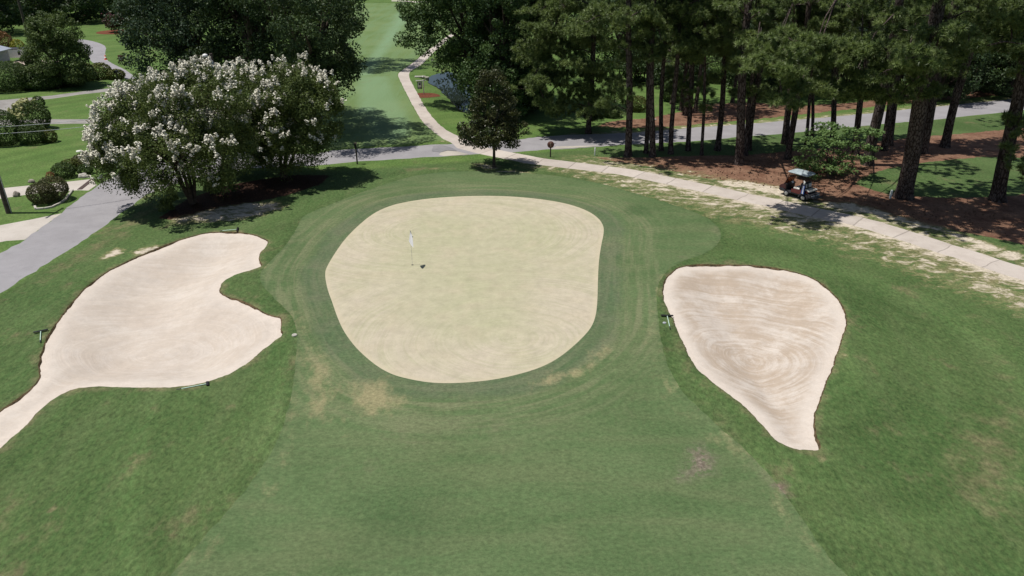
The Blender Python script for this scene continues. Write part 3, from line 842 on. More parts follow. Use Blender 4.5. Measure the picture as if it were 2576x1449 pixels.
def limb_mesh(base, tops, r0, rng, name='trunk', mat=None, fork=0.35, lean=(0, 0), nlimb=14, stems=1, spread=0.3):
    m = MB()
    base = Vector(base)
    tops = [Vector(t) for t in tops]
    if not tops: return m
    mean = sum(tops, Vector()) / len(tops)
    hmax = max(t.z for t in tops)
    for s in range(stems):
        a = 2 * math.pi * s / max(stems, 1) + rng.random()
        off = Vector((math.cos(a), math.sin(a), 0)) * (spread if stems > 1 else 0)
        fz = base.z + (hmax - base.z) * fork
        f = base.lerp(Vector((mean.x, mean.y, fz)), 0.55) + off * 2.2
        f.z = fz
        r = r0 / math.sqrt(stems)
        m.tube([base + off * 0.4 - Vector((0, 0, .15)), base + off * 0.6 + Vector((0, 0, (fz - base.z) * .12)), base.lerp(f, .55) + off * .6, f], [r * 1.5, r * 1.08, r * .9, r * .8], 9)
        mine = [t for i, t in enumerate(tops) if i % stems == s][:nlimb]
        for t in mine:
            mid = f.lerp(t, 0.5) + Vector((rng.normal() * .3, rng.normal() * .3, abs(rng.normal()) * .35))
            q = f.lerp(t, 0.22) + Vector((0, 0, (t - f).length * .06))
            m.tube([f, q, mid, t], [r * .55, r * .42, r * .26, r * .07], 6, cap=False)
    return m
def broadleaf(name, base, lobes, leaf, label, group=None, seed=1, nclump=160, per=150, rad=(0.7, 1.3), size=0.3, bark=None, r0=0.35,
              stems=1, nlimb=16, fork=0.35, up=0.55, tint_mix=(0.25, 0.45), cat='tree', bottom=0.35, inner=0.5, blossoms=None, droop=0, aspect=0.55, spread=0.3):
    rng = np.random.default_rng(seed)
    C, D = lobes_points(lobes, nclump, rng, bottom, inner)
    rr = rad[0] + (rad[1] - rad[0]) * rng.random(nclump)
    P, d, idx = scatter(C, D, per, rr, rng)
    if droop:
        k = rng.random(len(P)) < 0.25
        P[k, 2] -= rng.random(k.sum()) * droop
    P[:, 2] = np.maximum(P[:, 2], base[2] + 0.12)
    ct = rng.random(nclump)
    tint = tint_mix[0] + tint_mix[1] * ct[idx] * 1.2 + (rng.random(len(P)) - .5) * 0.55
    root = empty(name, base, 0, label, cat, group)
    b = np.array(base)
    me = leaf_mesh('crown', P - b, np.full(len(P), size), leaf, rng, tint, up, aspect, d)
    link('crown', me, root)
    order = rng.permutation(nclump)
    tops = [tuple(C[i] - b) for i in order[:nlimb * stems]]
    limb_mesh((0, 0, 0), tops, r0, rng, fork=fork, nlimb=nlimb, stems=stems, spread=spread).build('trunk', bark or M_bark_oak, root)
    if blossoms: blossoms(root, C - b, D, rr, rng)
    return root
def ell(px, py, rpx, rpy, Y, depth=None, dY=0.0):
    """an ellipsoid lobe seen at picture position px,py with radii rpx,rpy at ground distance Y"""
    c = A(px, py, Y + dY)
    k = MPP(Y + dY, c.z)
    rx, rz = rpx * k, rpy * k / 0.97
    return (c.x, c.y, c.z, rx, depth if depth else rx * 0.85, rz)

# ------------------------------------------------------------------ crape myrtles in bloom
def panicles(n, lean=(-0.35, -0.25, 0.75), size=1.0, lo=0.0, left=None):
    def fn(root, C, D, rr, rng):
        wgt = D @ np.array(lean)
        P = []
        k = 0
        while k < n:
            i = rng.integers(len(C))
            if mnoise.noise(Vector(C[i]) * 0.55 + Vector((4, 1, 2))) < -0.06 + .15 * rng.normal(): continue
            if wgt[i] < lo + 0.25 * rng.normal(): continue
            if left is not None and rng.random() > left(C[i]): continue
            d = D[i] * 0.6 + rng.normal(size=3) * 0.45 + np.array((-.1, -.1, .45)); d /= np.linalg.norm(d)
            P.append((C[i] + d * rr[i] * (0.95 + .25 * rng.random()), d)); k += 1
        V, T = [], []
        for p, d in P:
            m = 40
            L = (0.30 + 0.22 * rng.random()) * size
            t = rng.random(m)
            a = np.array(d) * .5 + np.array((0, 0, .6)) + rng.normal(size=3) * .25
            a /= np.linalg.norm(a)
            q = p + a * (t[:, None] - .3) * L + rng.normal(size=(m, 3)) * (0.10 * size * (1.15 - t))[:, None]
            V.append(q); T.append(0.35 + 0.65 * rng.random(m))
        V = np.concatenate(V); T = np.concatenate(T)
        me = leaf_mesh('blossoms', V, np.full(len(V), 0.15 * size), L_flower, rng, T, 2.2, 0.95)
        o = link('blossoms', me, root); o['kind'] = 'stuff'
    return fn
def crape():
    Y = 49.5
    b = G3(485, 512)
    lob = [ell(330, 330, 80, 95, Y, 3.2), ell(430, 262, 110, 75, Y + 1, 4.2), ell(530, 262, 90, 80, Y + 1.5, 4.0), ell(300, 405, 55, 60, Y - 1, 2.2),
           ell(440, 385, 135, 85, Y - 1.5, 3.8), ell(285, 440, 40, 36, Y - 1, 1.5), ell(540, 440, 55, 30, Y - .5, 1.6), ell(560, 380, 70, 75, Y, 3.0), ell(370, 455, 65, 32, Y - 1.5, 1.8)]
    broadleaf('crape_myrtle', b, lob, L_crape, 'largest crape myrtle loaded with white blossom, nearest the road bend', 'white crape myrtles', 11, 400, 210, (0.45, 0.95), 0.155,
              M_bark_crape, 0.30, stems=5, nlimb=9, fork=0.30, blossoms=panicles(860, size=.84, left=lambda c: 0.95 if c[0] < 1.0 else 0.6), droop=0.6, bottom=0.5, spread=0.26)
    Y = 56
    b = G3(716, 446)
    lob = [ell(730, 225, 85, 58, Y, 3.0), ell(790, 285, 68, 85, Y, 2.8), ell(700, 310, 95, 75, Y - 1, 3.0), ell(770, 370, 55, 45, Y - 1, 2.0), ell(690, 390, 50, 35, Y - 1, 1.8)]
    broadleaf('crape_myrtle', b, lob, L_crape, 'green crape myrtle with scattered white blossom, beside the fairway', 'white crape myrtles', 12, 270, 210, (0.45, 0.95), 0.165,
              M_bark_crape, 0.28, stems=4, nlimb=9, fork=0.33, blossoms=panicles(310, size=.88, left=lambda c: 0.9 if c[0] < 1.0 and c[2] > 4 else 0.5), droop=0.6, bottom=0.5)
    Y = 57.5
    b = G3(565, 436)
    lob = [ell(600, 240, 90, 60, Y, 2.8), ell(640, 320, 80, 70, Y - 1, 2.6), ell(570, 320, 60, 60, Y, 2.2), ell(620, 390, 50, 40, Y - 1, 1.8)]
    broadleaf('crape_myrtle', b, lob, L_crape, 'middle crape myrtle with white blossom, between its two neighbours', 'white crape myrtles', 13, 190, 200, (0.45, 0.95), 0.165,
              M_bark_crape, 0.25, stems=3, nlimb=9, fork=0.35, blossoms=panicles(240, size=.88, left=lambda c: 0.85 if c[2] > 4 else 0.4), droop=0.6, bottom=0.5)
    # low sprouting crape shoot at the foot of the big one
    b = G3(432, 528)
    k = MPP(48)
    lob = [ell(430, 505, 22, 28, 48.2, 0.6), ell(418, 520, 16, 16, 48.0, 0.5)]
    rng = np.random.default_rng(5)
    broadleaf('crape_sprout', b, lob, L_crape, 'low leafy sprout beside the foot of the largest crape myrtle', None, 14, 34, 60, (0.18, 0.32), 0.13, M_bark_crape, 0.04, stems=3, nlimb=4, cat='shrub', spread=0.1)
    b = G3(560, 492)
    lob = [ell(555, 470, 36, 26, 52, 1.0)]
    broadleaf('crape_sprout', b, lob, L_crape, 'dark leafy sprout on the shaded mulch right of the big trunk', None, 15, 40, 60, (0.2, 0.4), 0.14, M_bark_crape, 0.04, stems=3, nlimb=4, cat='shrub', spread=0.1)
crape()

# ------------------------------------------------------------------ big oaks left of the fairway
def oaks():
    broadleaf('oak_tree', (-34.5, 82, 0), [ell(420, 120, 95, 120, 82, 4.5), ell(410, 60, 100, 90, 82, 5), ell(520, 80, 110, 130, 81, 5.5), ell(440, 200, 70, 50, 81, 3), ell(400, 250, 45, 30, 82, 2), (-33, 82, 15, 7, 6, 5)],
              L_oakblue, 'dark willow oak overhanging the upper road, leftmost of the fairway oaks', 'oaks beside the fairway', 21, 330, 170, (0.8, 1.6), 0.27, r0=0.5, nlimb=22, fork=0.3, bottom=0.6, tint_mix=(0.1, 0.55))
    broadleaf('oak_tree', (-27, 78, 0), [ell(640, 80, 130, 150, 78, 5.5), ell(600, 180, 120, 80, 77, 4.5), ell(680, 190, 70, 50, 77, 3.5), (-27, 78, 15, 7.5, 6, 5)],
              L_oak, 'dark oak behind the white crape myrtles, middle of the fairway oaks', 'oaks beside the fairway', 22, 330, 170, (0.8, 1.6), 0.27, r0=0.55, nlimb=22, fork=0.3, bottom=0.6, tint_mix=(0.05, 0.5))
    broadleaf('oak_tree', (-20, 71, 0), [ell(780, 60, 95, 110, 72, 5), ell(830, 130, 72, 60, 71, 3.5), ell(860, 160, 50, 34, 71, 2.4), ell(770, 180, 80, 60, 70, 3.5), ell(825, 205, 60, 32, 69, 2.6), (-18.5, 70, 14, 6, 7, 4.5), (-17, 66, 11, 4, 4, 2.5)],
              L_oak, 'spreading oak whose branches reach over the fairway edge', 'oaks beside the fairway', 23, 300, 130, (0.6, 1.2), 0.25, r0=0.5, nlimb=22, fork=0.3, bottom=0.6, tint_mix=(0.15, 0.55))
    broadleaf('oak_tree', (-24, 112, 0), [ell(800, 40, 80, 80, 112, 5), ell(740, 60, 80, 90, 112, 5), (-25, 112, 14, 8, 7, 6)], L_gum,
              'yellower oak farther up the fairway edge, behind the spreading oak', 'oaks beside the fairway', 24, 150, 140, (1.0, 1.8), 0.36, r0=0.45, fork=0.3)
oaks()

# ------------------------------------------------------------------ trees right of the fairway, round the pond
def pond_trees():
    broadleaf('sweetgum_tree', (-3.9, 84, 0), [ell(1150, 60, 110, 90, 84, 5), ell(1050, 60, 55, 55, 84, 3), ell(1075, 105, 45, 28, 83, 2), ell(1190, 140, 75, 80, 84, 4), (-3.5, 84, 14, 6.5, 6, 5), ell(1182, 205, 36, 50, 83, 2.6)],
              L_gum, 'sweetgum tree with a branch hanging over the cart path bend', 'trees round the pond', 31, 300, 150, (0.6, 1.25), 0.29, r0=0.45, nlimb=22, fork=0.3, bottom=0.6, tint_mix=(0.15, 0.6))
    broadleaf('sweetgum_tree', (-0.6, 79, 0), [ell(1260, 90, 80, 130, 79, 4.5), ell(1240, 210, 75, 70, 78, 3.5), ell(1300, 200, 55, 90, 78, 3.5), (-0.5, 79, 14, 6, 5, 5), ell(1212, 265, 34, 26, 77, 2)],
              L_gum, 'dark leafy sweetgum behind the small magnolia', 'trees round the pond', 32, 320, 155, (0.6, 1.3), 0.27, r0=0.45, nlimb=20, fork=0.3, bottom=0.7, tint_mix=(0.05, 0.5))
    broadleaf('oak_tree', (3.0, 82, 0), [ell(1340, 80, 60, 120, 82, 4), ell(1330, 200, 45, 80, 81, 3), (3, 82, 14, 6, 5, 5)],
              L_oak, 'narrow dark oak between the sweetgum and the first pines', 'trees round the pond', 33, 210, 150, (0.7, 1.4), 0.28, r0=0.4, nlimb=18, fork=0.3, bottom=0.6, tint_mix=(0.05, 0.5))
    broadleaf('oak_tree', (-1, 104, 0), [ell(1200, 60, 110, 100, 104, 6), ell(1180, 150, 90, 50, 104, 4), (-2, 104, 14, 8, 7, 6)],
              L_oak, 'deep shaded oak on the far bank of the pond', 'trees round the pond', 34, 170, 140, (0.9, 1.7), 0.36, r0=0.45, fork=0.3, bottom=0.6)
    broadleaf('magnolia_tree', tuple(G3(1243, 421)), [ell(1238, 332, 84, 36, 59.5, 2.4), ell(1245, 270, 56, 50, 59.5, 2.0), ell(1240, 215, 42, 45, 59.5, 1.5), ell(1205, 340, 45, 26, 59, 1.3), ell(1285, 325, 36, 26, 59.3, 1.2)],
              L_mag, 'small dark magnolia standing alone between the green and the road', None, 35, 185, 95, (0.32, 0.62), 0.2, r0=0.13, nlimb=22, fork=0.22, bottom=0.7, tint_mix=(0.05, 0.6), aspect=0.5, up=0.35)
pond_trees()

# ------------------------------------------------------------------ pines
def needle_tufts(P, D, rng, n=15, L=0.33, w=0.05):
    """bursts of long needles: each burst a ball of thin blades turned up to the light"""
    m = len(P)
    d = rng.normal(size=(m, n, 3)) + D[:, None, :] * 0.55
    d /= np.linalg.norm(d, axis=2)[:, :, None]
    s = np.cross(d, np.array((-.25, -.15, 1.0)) + rng.normal(size=(m, n, 3)) * 0.45); s /= np.linalg.norm(s, axis=2)[:, :, None] + 1e-9
    LL = L * (0.75 + 0.5 * rng.random((m, n, 1)))
    V = np.empty((m, n, 3, 3))
    o = P[:, None, :]
    V[:, :, 0] = o - s * w * .5 + d * 0.03; V[:, :, 1] = o + s * w * .5 + d * 0.03; V[:, :, 2] = o + d * LL
    return V.reshape(-1, 3)
def pine(px, py, wpx, lean_px, label, clumps, seed, H=23.0, top_r=4.2, top_n=60, zmin=9.5, tufts=40, toward=0.0, group='tall pines between the road and the cart path'):
    """px,py: foot of the trunk in the photograph; wpx its thickness; lean_px: sideways drift of the trunk per 300 px of height beyond perspective"""
    rng = np.random.default_rng(seed)
    b = G3(px, py)
    k = MPP(b.y)
    r = wpx * k * 0.5
    lean = Vector((lean_px / 310, toward + rng.normal() * 0.02, 1)).normalized()
    root = empty('pine_tree', b, 0, label, 'pine tree', group)
    def axis(z): return lean * (z / lean.z) + Vector((0.12 * math.sin(z * .35 + seed), 0.1 * math.sin(z * .3 + seed * 2), 0)) * min(1, z / 4)
    t = MB()
    zs = [-0.2, 0.0, 0.35, 1.0, 2.5, 4.5, 7, 9.5, 12, 15, 18, H - 2, H]
    rs = [1.55, 1.42, 1.15, 1.02, 0.97, .93, .88, .82, .75, .62, .45, .22, .05]
    t.tube([axis(z) for z in zs], [r * q for q in rs], 12)
    C, Rr, Br = [], [], []
    for cx, cy, cr, dy in clumps:
        c = A(cx, cy, b.y + dy)
        C.append(np.array(c - b)); Rr.append(cr * MPP(b.y + dy, c.z))
    for i in range(top_n):
        z = zmin + (H - zmin) * rng.random() ** 0.9
        f = 1 - max(0, (z - zmin) / (H - zmin) - 0.35) / 0.75
        q = top_r * f * math.sqrt(rng.random()) + .4
        a = rng.random() * 6.283
        ax = axis(z)
        C.append(np.array((ax.x + q * math.cos(a), ax.y + q * math.sin(a), z))); Rr.append(0.7 + 0.55 * rng.random())
    TP, TD, TI = [], [], []
    for j, (c, rr) in enumerate(zip(C, Rr)):
        hd = np.hypot(c[0], c[1])
        ax = axis(max(1.5, min(c[2] - 0.25 * min(hd, 4), H - 1)))
        if hd > 3.5:                             # long boughs fork off the clump nearer the trunk
            near = [q for q in C if np.hypot(q[0], q[1]) < hd - .8 and np.linalg.norm(q - c) < hd * .8]
            if near: ax = Vector(min(near, key=lambda q: np.linalg.norm(q - c)))
        cv = Vector(c)
        mid = ax.lerp(cv, 0.55) + Vector((0, 0, 0.10 * (cv - ax).length))
        end = cv
        t.tube([ax, mid, end], [min(0.075, r * .5), 0.042, 0.012], 5, cap=False)
        n = max(4, int((tufts if j < len(clumps) else tufts * .6) * rr ** 1.7))
        d = rng.normal(size=(n, 3)); d[:, 2] = np.abs(d[:, 2]) * .9 - .25; d = unit(d)
        sub = rng.normal(size=(5, 3)) * rr * np.array((.55, .55, .22))   # a few shoulders, so a clump is not one ball
        p = c + sub[rng.integers(5, size=n)] + d * (rr * .55 * (0.45 + .55 * rng.random((n, 1)) ** .6)) * np.array((1, 1, .6))
        for q in p[:3]: t.tube([end.lerp(mid, rng.random() * .4), Vector(q)], [0.014, 0.007], 4, cap=False)
        TP.append(p); TD.append(d * .6 + np.array([[-.1, -.1, .45]])); TI.append(.12 + .3 * rng.random() + rng.random(n) * .45)
    t.build('trunk', M_bark_pine, root)
    P, D, T = np.concatenate(TP), np.concatenate(TD), np.concatenate(TI)
    NN = 52
    V = needle_tufts(P, D, rng, NN)
    me = np_mesh('crown', V, np.arange(len(V)).reshape(-1, 3), L_pine, [('tint', 'FACE', np.clip(np.repeat(T, NN) + (rng.random(len(P) * NN) - .5) * .3, 0, 1))])
    link('crown', me, root)
    return root
PINES = [  # foot x, foot y, thickness, lean, label
    (1480, 335, 13, 0, 'bushy low-branched pine across the road, first of the pines from the pond'),
    (1580, 393, 17, -19, 'thick pine at the tip of the straw bed, nearest the round sign'),
    (1625, 385, 11, -13, 'slender pine just left of a thicker pine, second trunk in the straw row'),
    (1641, 394, 15, -24, 'straight bare-trunked pine, third trunk in the straw row'),
    (1663, 379, 11, -18, 'thin pine rising from the road verge, fourth trunk in the straw row'),
    (1687, 387, 12, -12, 'thin pine with green low twigs, fifth trunk in the straw row'),
    (1731, 379, 12, -21, 'straight pine against the road, sixth trunk in the straw row'),
    (1765, 390, 8, -25, 'very thin pine pole, seventh trunk in the straw row'),
    (1805, 378, 14, -7, 'pine leaning right above the road, eighth trunk in the straw row'),
    (1858, 413, 22, -23, 'tall thick pine with bluish grey bark, alone in the open straw'),
    (1875, 390, 11, -11, 'slim pine directly behind the thick bluish pine'),
    (1884, 377, 12, -9, 'slim leaning pine, farther of the pair behind the thick bluish pine'),
    (1974, 362, 16, -25, 'dark pine at the verge, back one of a crossing pair left of the dogwood'),
    (1981, 400, 15, -3, 'leaning pine, front one of a crossing pair left of the dogwood'),
    (2028, 364, 8, -40, 'thin pole pine behind the dogwood, left of two'),
    (2042, 363, 8, -46, 'thin pole pine behind the dogwood, right of two'),
    (2094, 358, 13, -40, 'pine whose trunk rises straight out of the dogwood top'),
    (2152, 389, 15, -31, 'pine standing just right of the dogwood'),
    (2182, 414, 25, -8, 'stout leaning pine with a flared pale foot, right of the dogwood'),
    (2224, 378, 15, -36, 'pine behind the stout leaning one, left of two'),
    (2239, 365, 12, -42, 'pine behind the stout leaning one, right of two'),
    (2272, 497, 38, -56, 'biggest and nearest pine, standing behind the cart beside a white post'),
    (2318, 384, 24, -15, 'dark thick pine leaning right, left of two at the back of the glade'),
    (2376, 370, 20, -5, 'dark pine leaning right, right of two at the back of the glade'),
    (2508, 504, 32, -36, 'big leaning pine at the right edge, its foot in open straw'),
    (2536, 314, 15, -17, 'slim dark pine behind the big leaning one at the right edge'),
    (2640, 520, 30, -30, 'pine at the far right edge, only its low green branches in the picture'),
]
CLUMPS = [(1400,40,40),(1465,60,45),(1385,100,36),(1450,125,40),(1535,70,42),(1358,165,36),(1420,150,36),(1480,170,40),(1345,205,30),(1400,215,36),(1460,228,38),(1515,200,36),
    (1372,258,30),(1440,265,36),(1500,288,26),(1562,228,32),(1600,60,36),(1590,150,28),(1545,35,36),(1420,15,36),(1500,20,40),(1350,120,26),(1480,110,30),(1330,225,18),(1410,282,24),(1530,265,24),
    (1900,130,28),(1942,122,32),(2000,105,36),(2050,108,36),(2092,130,32),(1930,165,30),(1990,190,32),(2040,200,34),(2012,222,26),(2092,220,32),(2132,250,24),(2172,226,34),(2222,230,30),(1960,100,24),
    (2225,172,36),(2280,150,42),(2335,152,38),(2382,176,30),(2200,195,26),(2260,45,36),(2320,40,40),(2170,50,34),(2120,40,34),(2420,40,44),(2490,55,44),(2452,100,30),(2385,130,28),(2560,140,26),
    (2556,330,26),(2562,410,24),(2572,180,20),(1700,30,36),(1760,50,36),(1812,110,28),(1742,92,36),(1832,60,32),(1782,30,36),(1690,190,26),(1740,215,30),(1702,240,22),(1762,262,22),(1655,130,26),(1722,140,28),
    (1950,30,40),(2020,40,40),(2080,60,34),(2150,95,30),(1900,40,36),(1870,90,26),(2380,70,36),(2540,60,40),(2530,20,40),(2460,20,40),(2210,20,36),(1640,40,30),(1560,120,28),(1850,170,20),(1800,200,22),(2140,190,22),(2300,205,24),(2250,255,20),(2350,225,22),
    (2568,300,22),(2574,440,26),(2550,370,16)]
def plant_pines():
    rng = random.Random(3)
    low = lambda x: 288 if x < 1545 else 165 if x < 1840 else 258 if x < 2390 else 120
    for i in range(75):
        x = rng.uniform(1335, 2590)
        if x < 1545 and rng.random() < .2: continue
        CLUMPS.append((x, rng.uniform(-10, low(x)), rng.uniform(20, 32)))
    feet = []
    for p in PINES:
        b = G(p[0], p[1]); feet.append((p[0], b[1]))
    own = [[] for _ in PINES]
    for cx, cy, cr in CLUMPS:
        best, bi = 1e9, 0
        for i, p in enumerate(PINES):
            up = (p[1] - cy)
            ax = p[0] + (p[0] - 1288) * up / (4456 - p[1]) + p[3] * up / 300
            d = abs(ax - cx) + rng.random() * 25 + len(own[i]) * 3
            if p[2] < 10: d += 30
            if cx > 2530 and i == len(PINES) - 1: d -= 200
            if cx < 1545 and i not in (0, 1): d += 400
            if d < best: best, bi = d, i
        reach = 1.6 if bi < 24 else 1.0
        dy = (rng.random() * 2 - 1) * reach
        if 1890 < cx < 2145 and 80 < cy < 262:
            bi = min((9, 10, 12, 13, 17), key=lambda q: abs(PINES[q][0] - cx) + rng.random() * 60)
            dy = (47.0 if cx < 2035 else 48.6) - feet[bi][1] + rng.uniform(-1.2, 1.2) * (1 if cx < 2035 else 1.6)
        elif 2150 < cx < 2440 and 60 < cy < 262:
            bi, dy = 21, rng.uniform(-6, 1)
        own[bi].append((cx, cy, cr * (1.45 if cx < 1545 else 1.5 if cx > 1850 and 55 < cy < 275 else 1.25), dy))
    for i, p in enumerate(PINES):
        thin = p[2] < 12
        pine(*p, own[i], 100 + i, H=(15 + rng.random() * 3) if thin else 21 + rng.random() * 4, top_r=2.4 if thin else (5.5 if p[2] > 30 else 4.2), top_n=22 if thin else (60 if p[2] > 30 else 24 if i % 5 == 0 else 6), zmin=9.0 if thin else 10.5, toward=-.22 if p[2] > 35 else 0)  # out-of-view crowns thinned to let sun in; the biggest leans to shade the path
    far = [(1714, 278, 11, 2), (1724, 290, 12, 1), (1748, 284, 10, 2), (1842, 258, 9, 2), (1690, 262, 9, 0), (1905, 250, 10, 3), (1960, 255, 11, 3), (2110, 240, 10, 4), (2195, 232, 10, 5), (2300, 222, 10, 6), (2420, 222, 10, 6)]
    fl = ['far pine beyond the road, leftmost of a close pair of dark trunks', 'far pine beyond the road, right one of a close pair of dark trunks', 'far pine beyond the road behind the very thin pole pine', 'far pine beside the dark gap left of the thick bluish pine',
          'far pine near the bright lawn patch across the road', 'far pine across the road, just right of the thick bluish pine', 'far pine across the road in deep shade left of the dogwood', 'far pine across the road behind the dogwood',
          'far pine across the road behind the stout leaning pine', 'far pine across the road behind the biggest pine', 'far pine across the road, rightmost before the parked shade']
    fl[-1] = 'far pine across the road, rightmost of its group'
    for i, (f, l) in enumerate(zip(far, fl)):
        pine(*f, l, [], 300 + i, H=22, top_r=3.6, top_n=40, zmin=5.0, tufts=14, group='pines beyond the road')
plant_pines()

# ------------------------------------------------------------------ dogwood by the cart: flat layered sprays
def dogwood():
    b = G3(2085, 447)
    Y = b.y
    rng = np.random.default_rng(77)
    sprays = [(2100,325,55,10),(2065,330,40,9),(2150,332,62,9),(2195,328,30,7),(2060,352,50,10),(2110,355,60,10),(2040,375,40,9),(2085,385,55,10),(2150,365,45,8),(2025,398,34,9),(2065,410,55,11),(2010,418,26,8),(2045,428,45,9),
              (2110,420,50,10),(2165,395,40,8),(2090,435,50,10),(2130,400,45,9),(2080,310,30,7),(2200,372,24,6),(2030,440,34,7)]
    V, T, limbs = [], [], []
    for px, py, rx, ry in sprays:
        c = A(px, py, Y + rng.normal() * 0.9)
        if c.z < 0.3: c.z = 0.3 + .2 * rng.random()
        k = MPP(Y, c.z)
        n = int(760 * (rx / 45))
        a = rng.random(n) * 6.283
        q = np.sqrt(rng.random(n))
        p = np.stack([c.x + rx * k * q * np.cos(a), c.y + rx * k * .8 * q * np.sin(a), c.z + rng.normal(size=n) * ry * k * .27 - q * q * .12], 1)
        hole = np.array([mnoise.noise((u[0] * 1.9, u[1] * 1.9, u[2] * 1.9)) for u in p])
        p = p[hole > 0.03]
        V.append(p); T.append(np.clip(.25 + .5 * rng.random() + rng.normal(size=len(p)) * .2, 0, 1))
        limbs.append(tuple(c - b))
    P = np.concatenate(V) - np.array(b)
    P[:, 2] = np.maximum(P[:, 2], .08)
    root = empty('dogwood_tree', b, 0, 'small bright green dogwood with layered leaves behind the golf cart', 'tree')
    link('crown', leaf_mesh('crown', P, np.full(len(P), .2), L_dog, rng, np.concatenate(T), 1.6, .6), root)
    limb_mesh((0, 0, 0), limbs, .11, rng, fork=.2, nlimb=10, stems=2, spread=.12).build('trunk', M_bark_crape, root)
dogwood()

# ------------------------------------------------------------------ shrubs
def shrub(px, py, rx, ry, leaf, label, seed, group=None, size=None, lobes=None, per=140, n=None, name='shrub', flowers=None, tight=True):
    """px,py: middle of the foot line; rx: half width; ry: height, in picture pixels"""
    rng = np.random.default_rng(seed)
    b = G3(px, py - rx * 0.22)
    k = MPP(b.y)
    w, h = rx * k, ry * k / 0.9
    L = lobes or [(0, 0, h * .45, w, w * .9, h * .55)]
    L = [(q[0], q[1], q[2], q[3], q[4], q[5]) for q in L]
    if lobes: L = [(x * w, y * w, z * h, a * w, bb * w, c * h) for x, y, z, a, bb, c in lobes]
    sz = size or max(0.075, b.y * 0.0020)
    Q = np.array(L)
    area = sum(2 * math.pi * ((q[3] * q[4]) ** .5) * (q[5] + q[3]) * .5 * 1.6 for q in L)
    n = n or int(min(60000, 5.2 * area / sz ** 2))
    li = rng.integers(len(Q), size=n)
    d = unit(rng.normal(size=(n, 3)))
    bumpy = np.array([mnoise.noise((u[0] * 2.6 + seed, u[1] * 2.6, u[2] * 2.6)) + .5 * mnoise.noise((u[0] * 6 + seed, u[1] * 6, u[2] * 6)) for u in d])
    f = (1 + (.06 if tight else .26) * bumpy) * (1 - (.22 if tight else .5) * rng.random(n) ** 2.2)
    P = Q[li, :3] + d * Q[li, 3:] * f[:, None]
    P[:, 2] = np.where(P[:, 2] < 0.03, np.abs(P[:, 2]) * .6 + .03, P[:, 2])
    tint = .45 + .28 * bumpy + (rng.random(n) - .5) * .55
    C, D, rr = P, d, np.full(n, .06)
    me = leaf_mesh(name, P, np.full(len(P), sz), leaf, rng, tint, .5, .6, d)
    if flowers:
        root = empty(name, b, 0, label, 'shrub', group)
        me.name = 'foliage'
        link('foliage', me, root)
        fm, sel, nf = flowers
        pick = [i for i in range(n) if sel(C[i] / np.array((w, w, h)))]
        Q, tt = [], []
        for _ in range(nf):
            i = pick[rng.integers(len(pick))]
            c = C[i] + D[i] * rr[i] * 1.05 + rng.normal(size=3) * .1
            Q.append(c + rng.normal(size=(24, 3)) * .07); tt.append(.4 + .6 * rng.random(24))
        o = link('blossoms', leaf_mesh('blossoms', np.concatenate(Q), np.full(24 * nf, .15), fm, rng, np.concatenate(tt), .6, .9), root)
        o['kind'] = 'stuff'
        return root
    o = link(name, me, None, b)
    return tag(o, label, 'shrub', group)
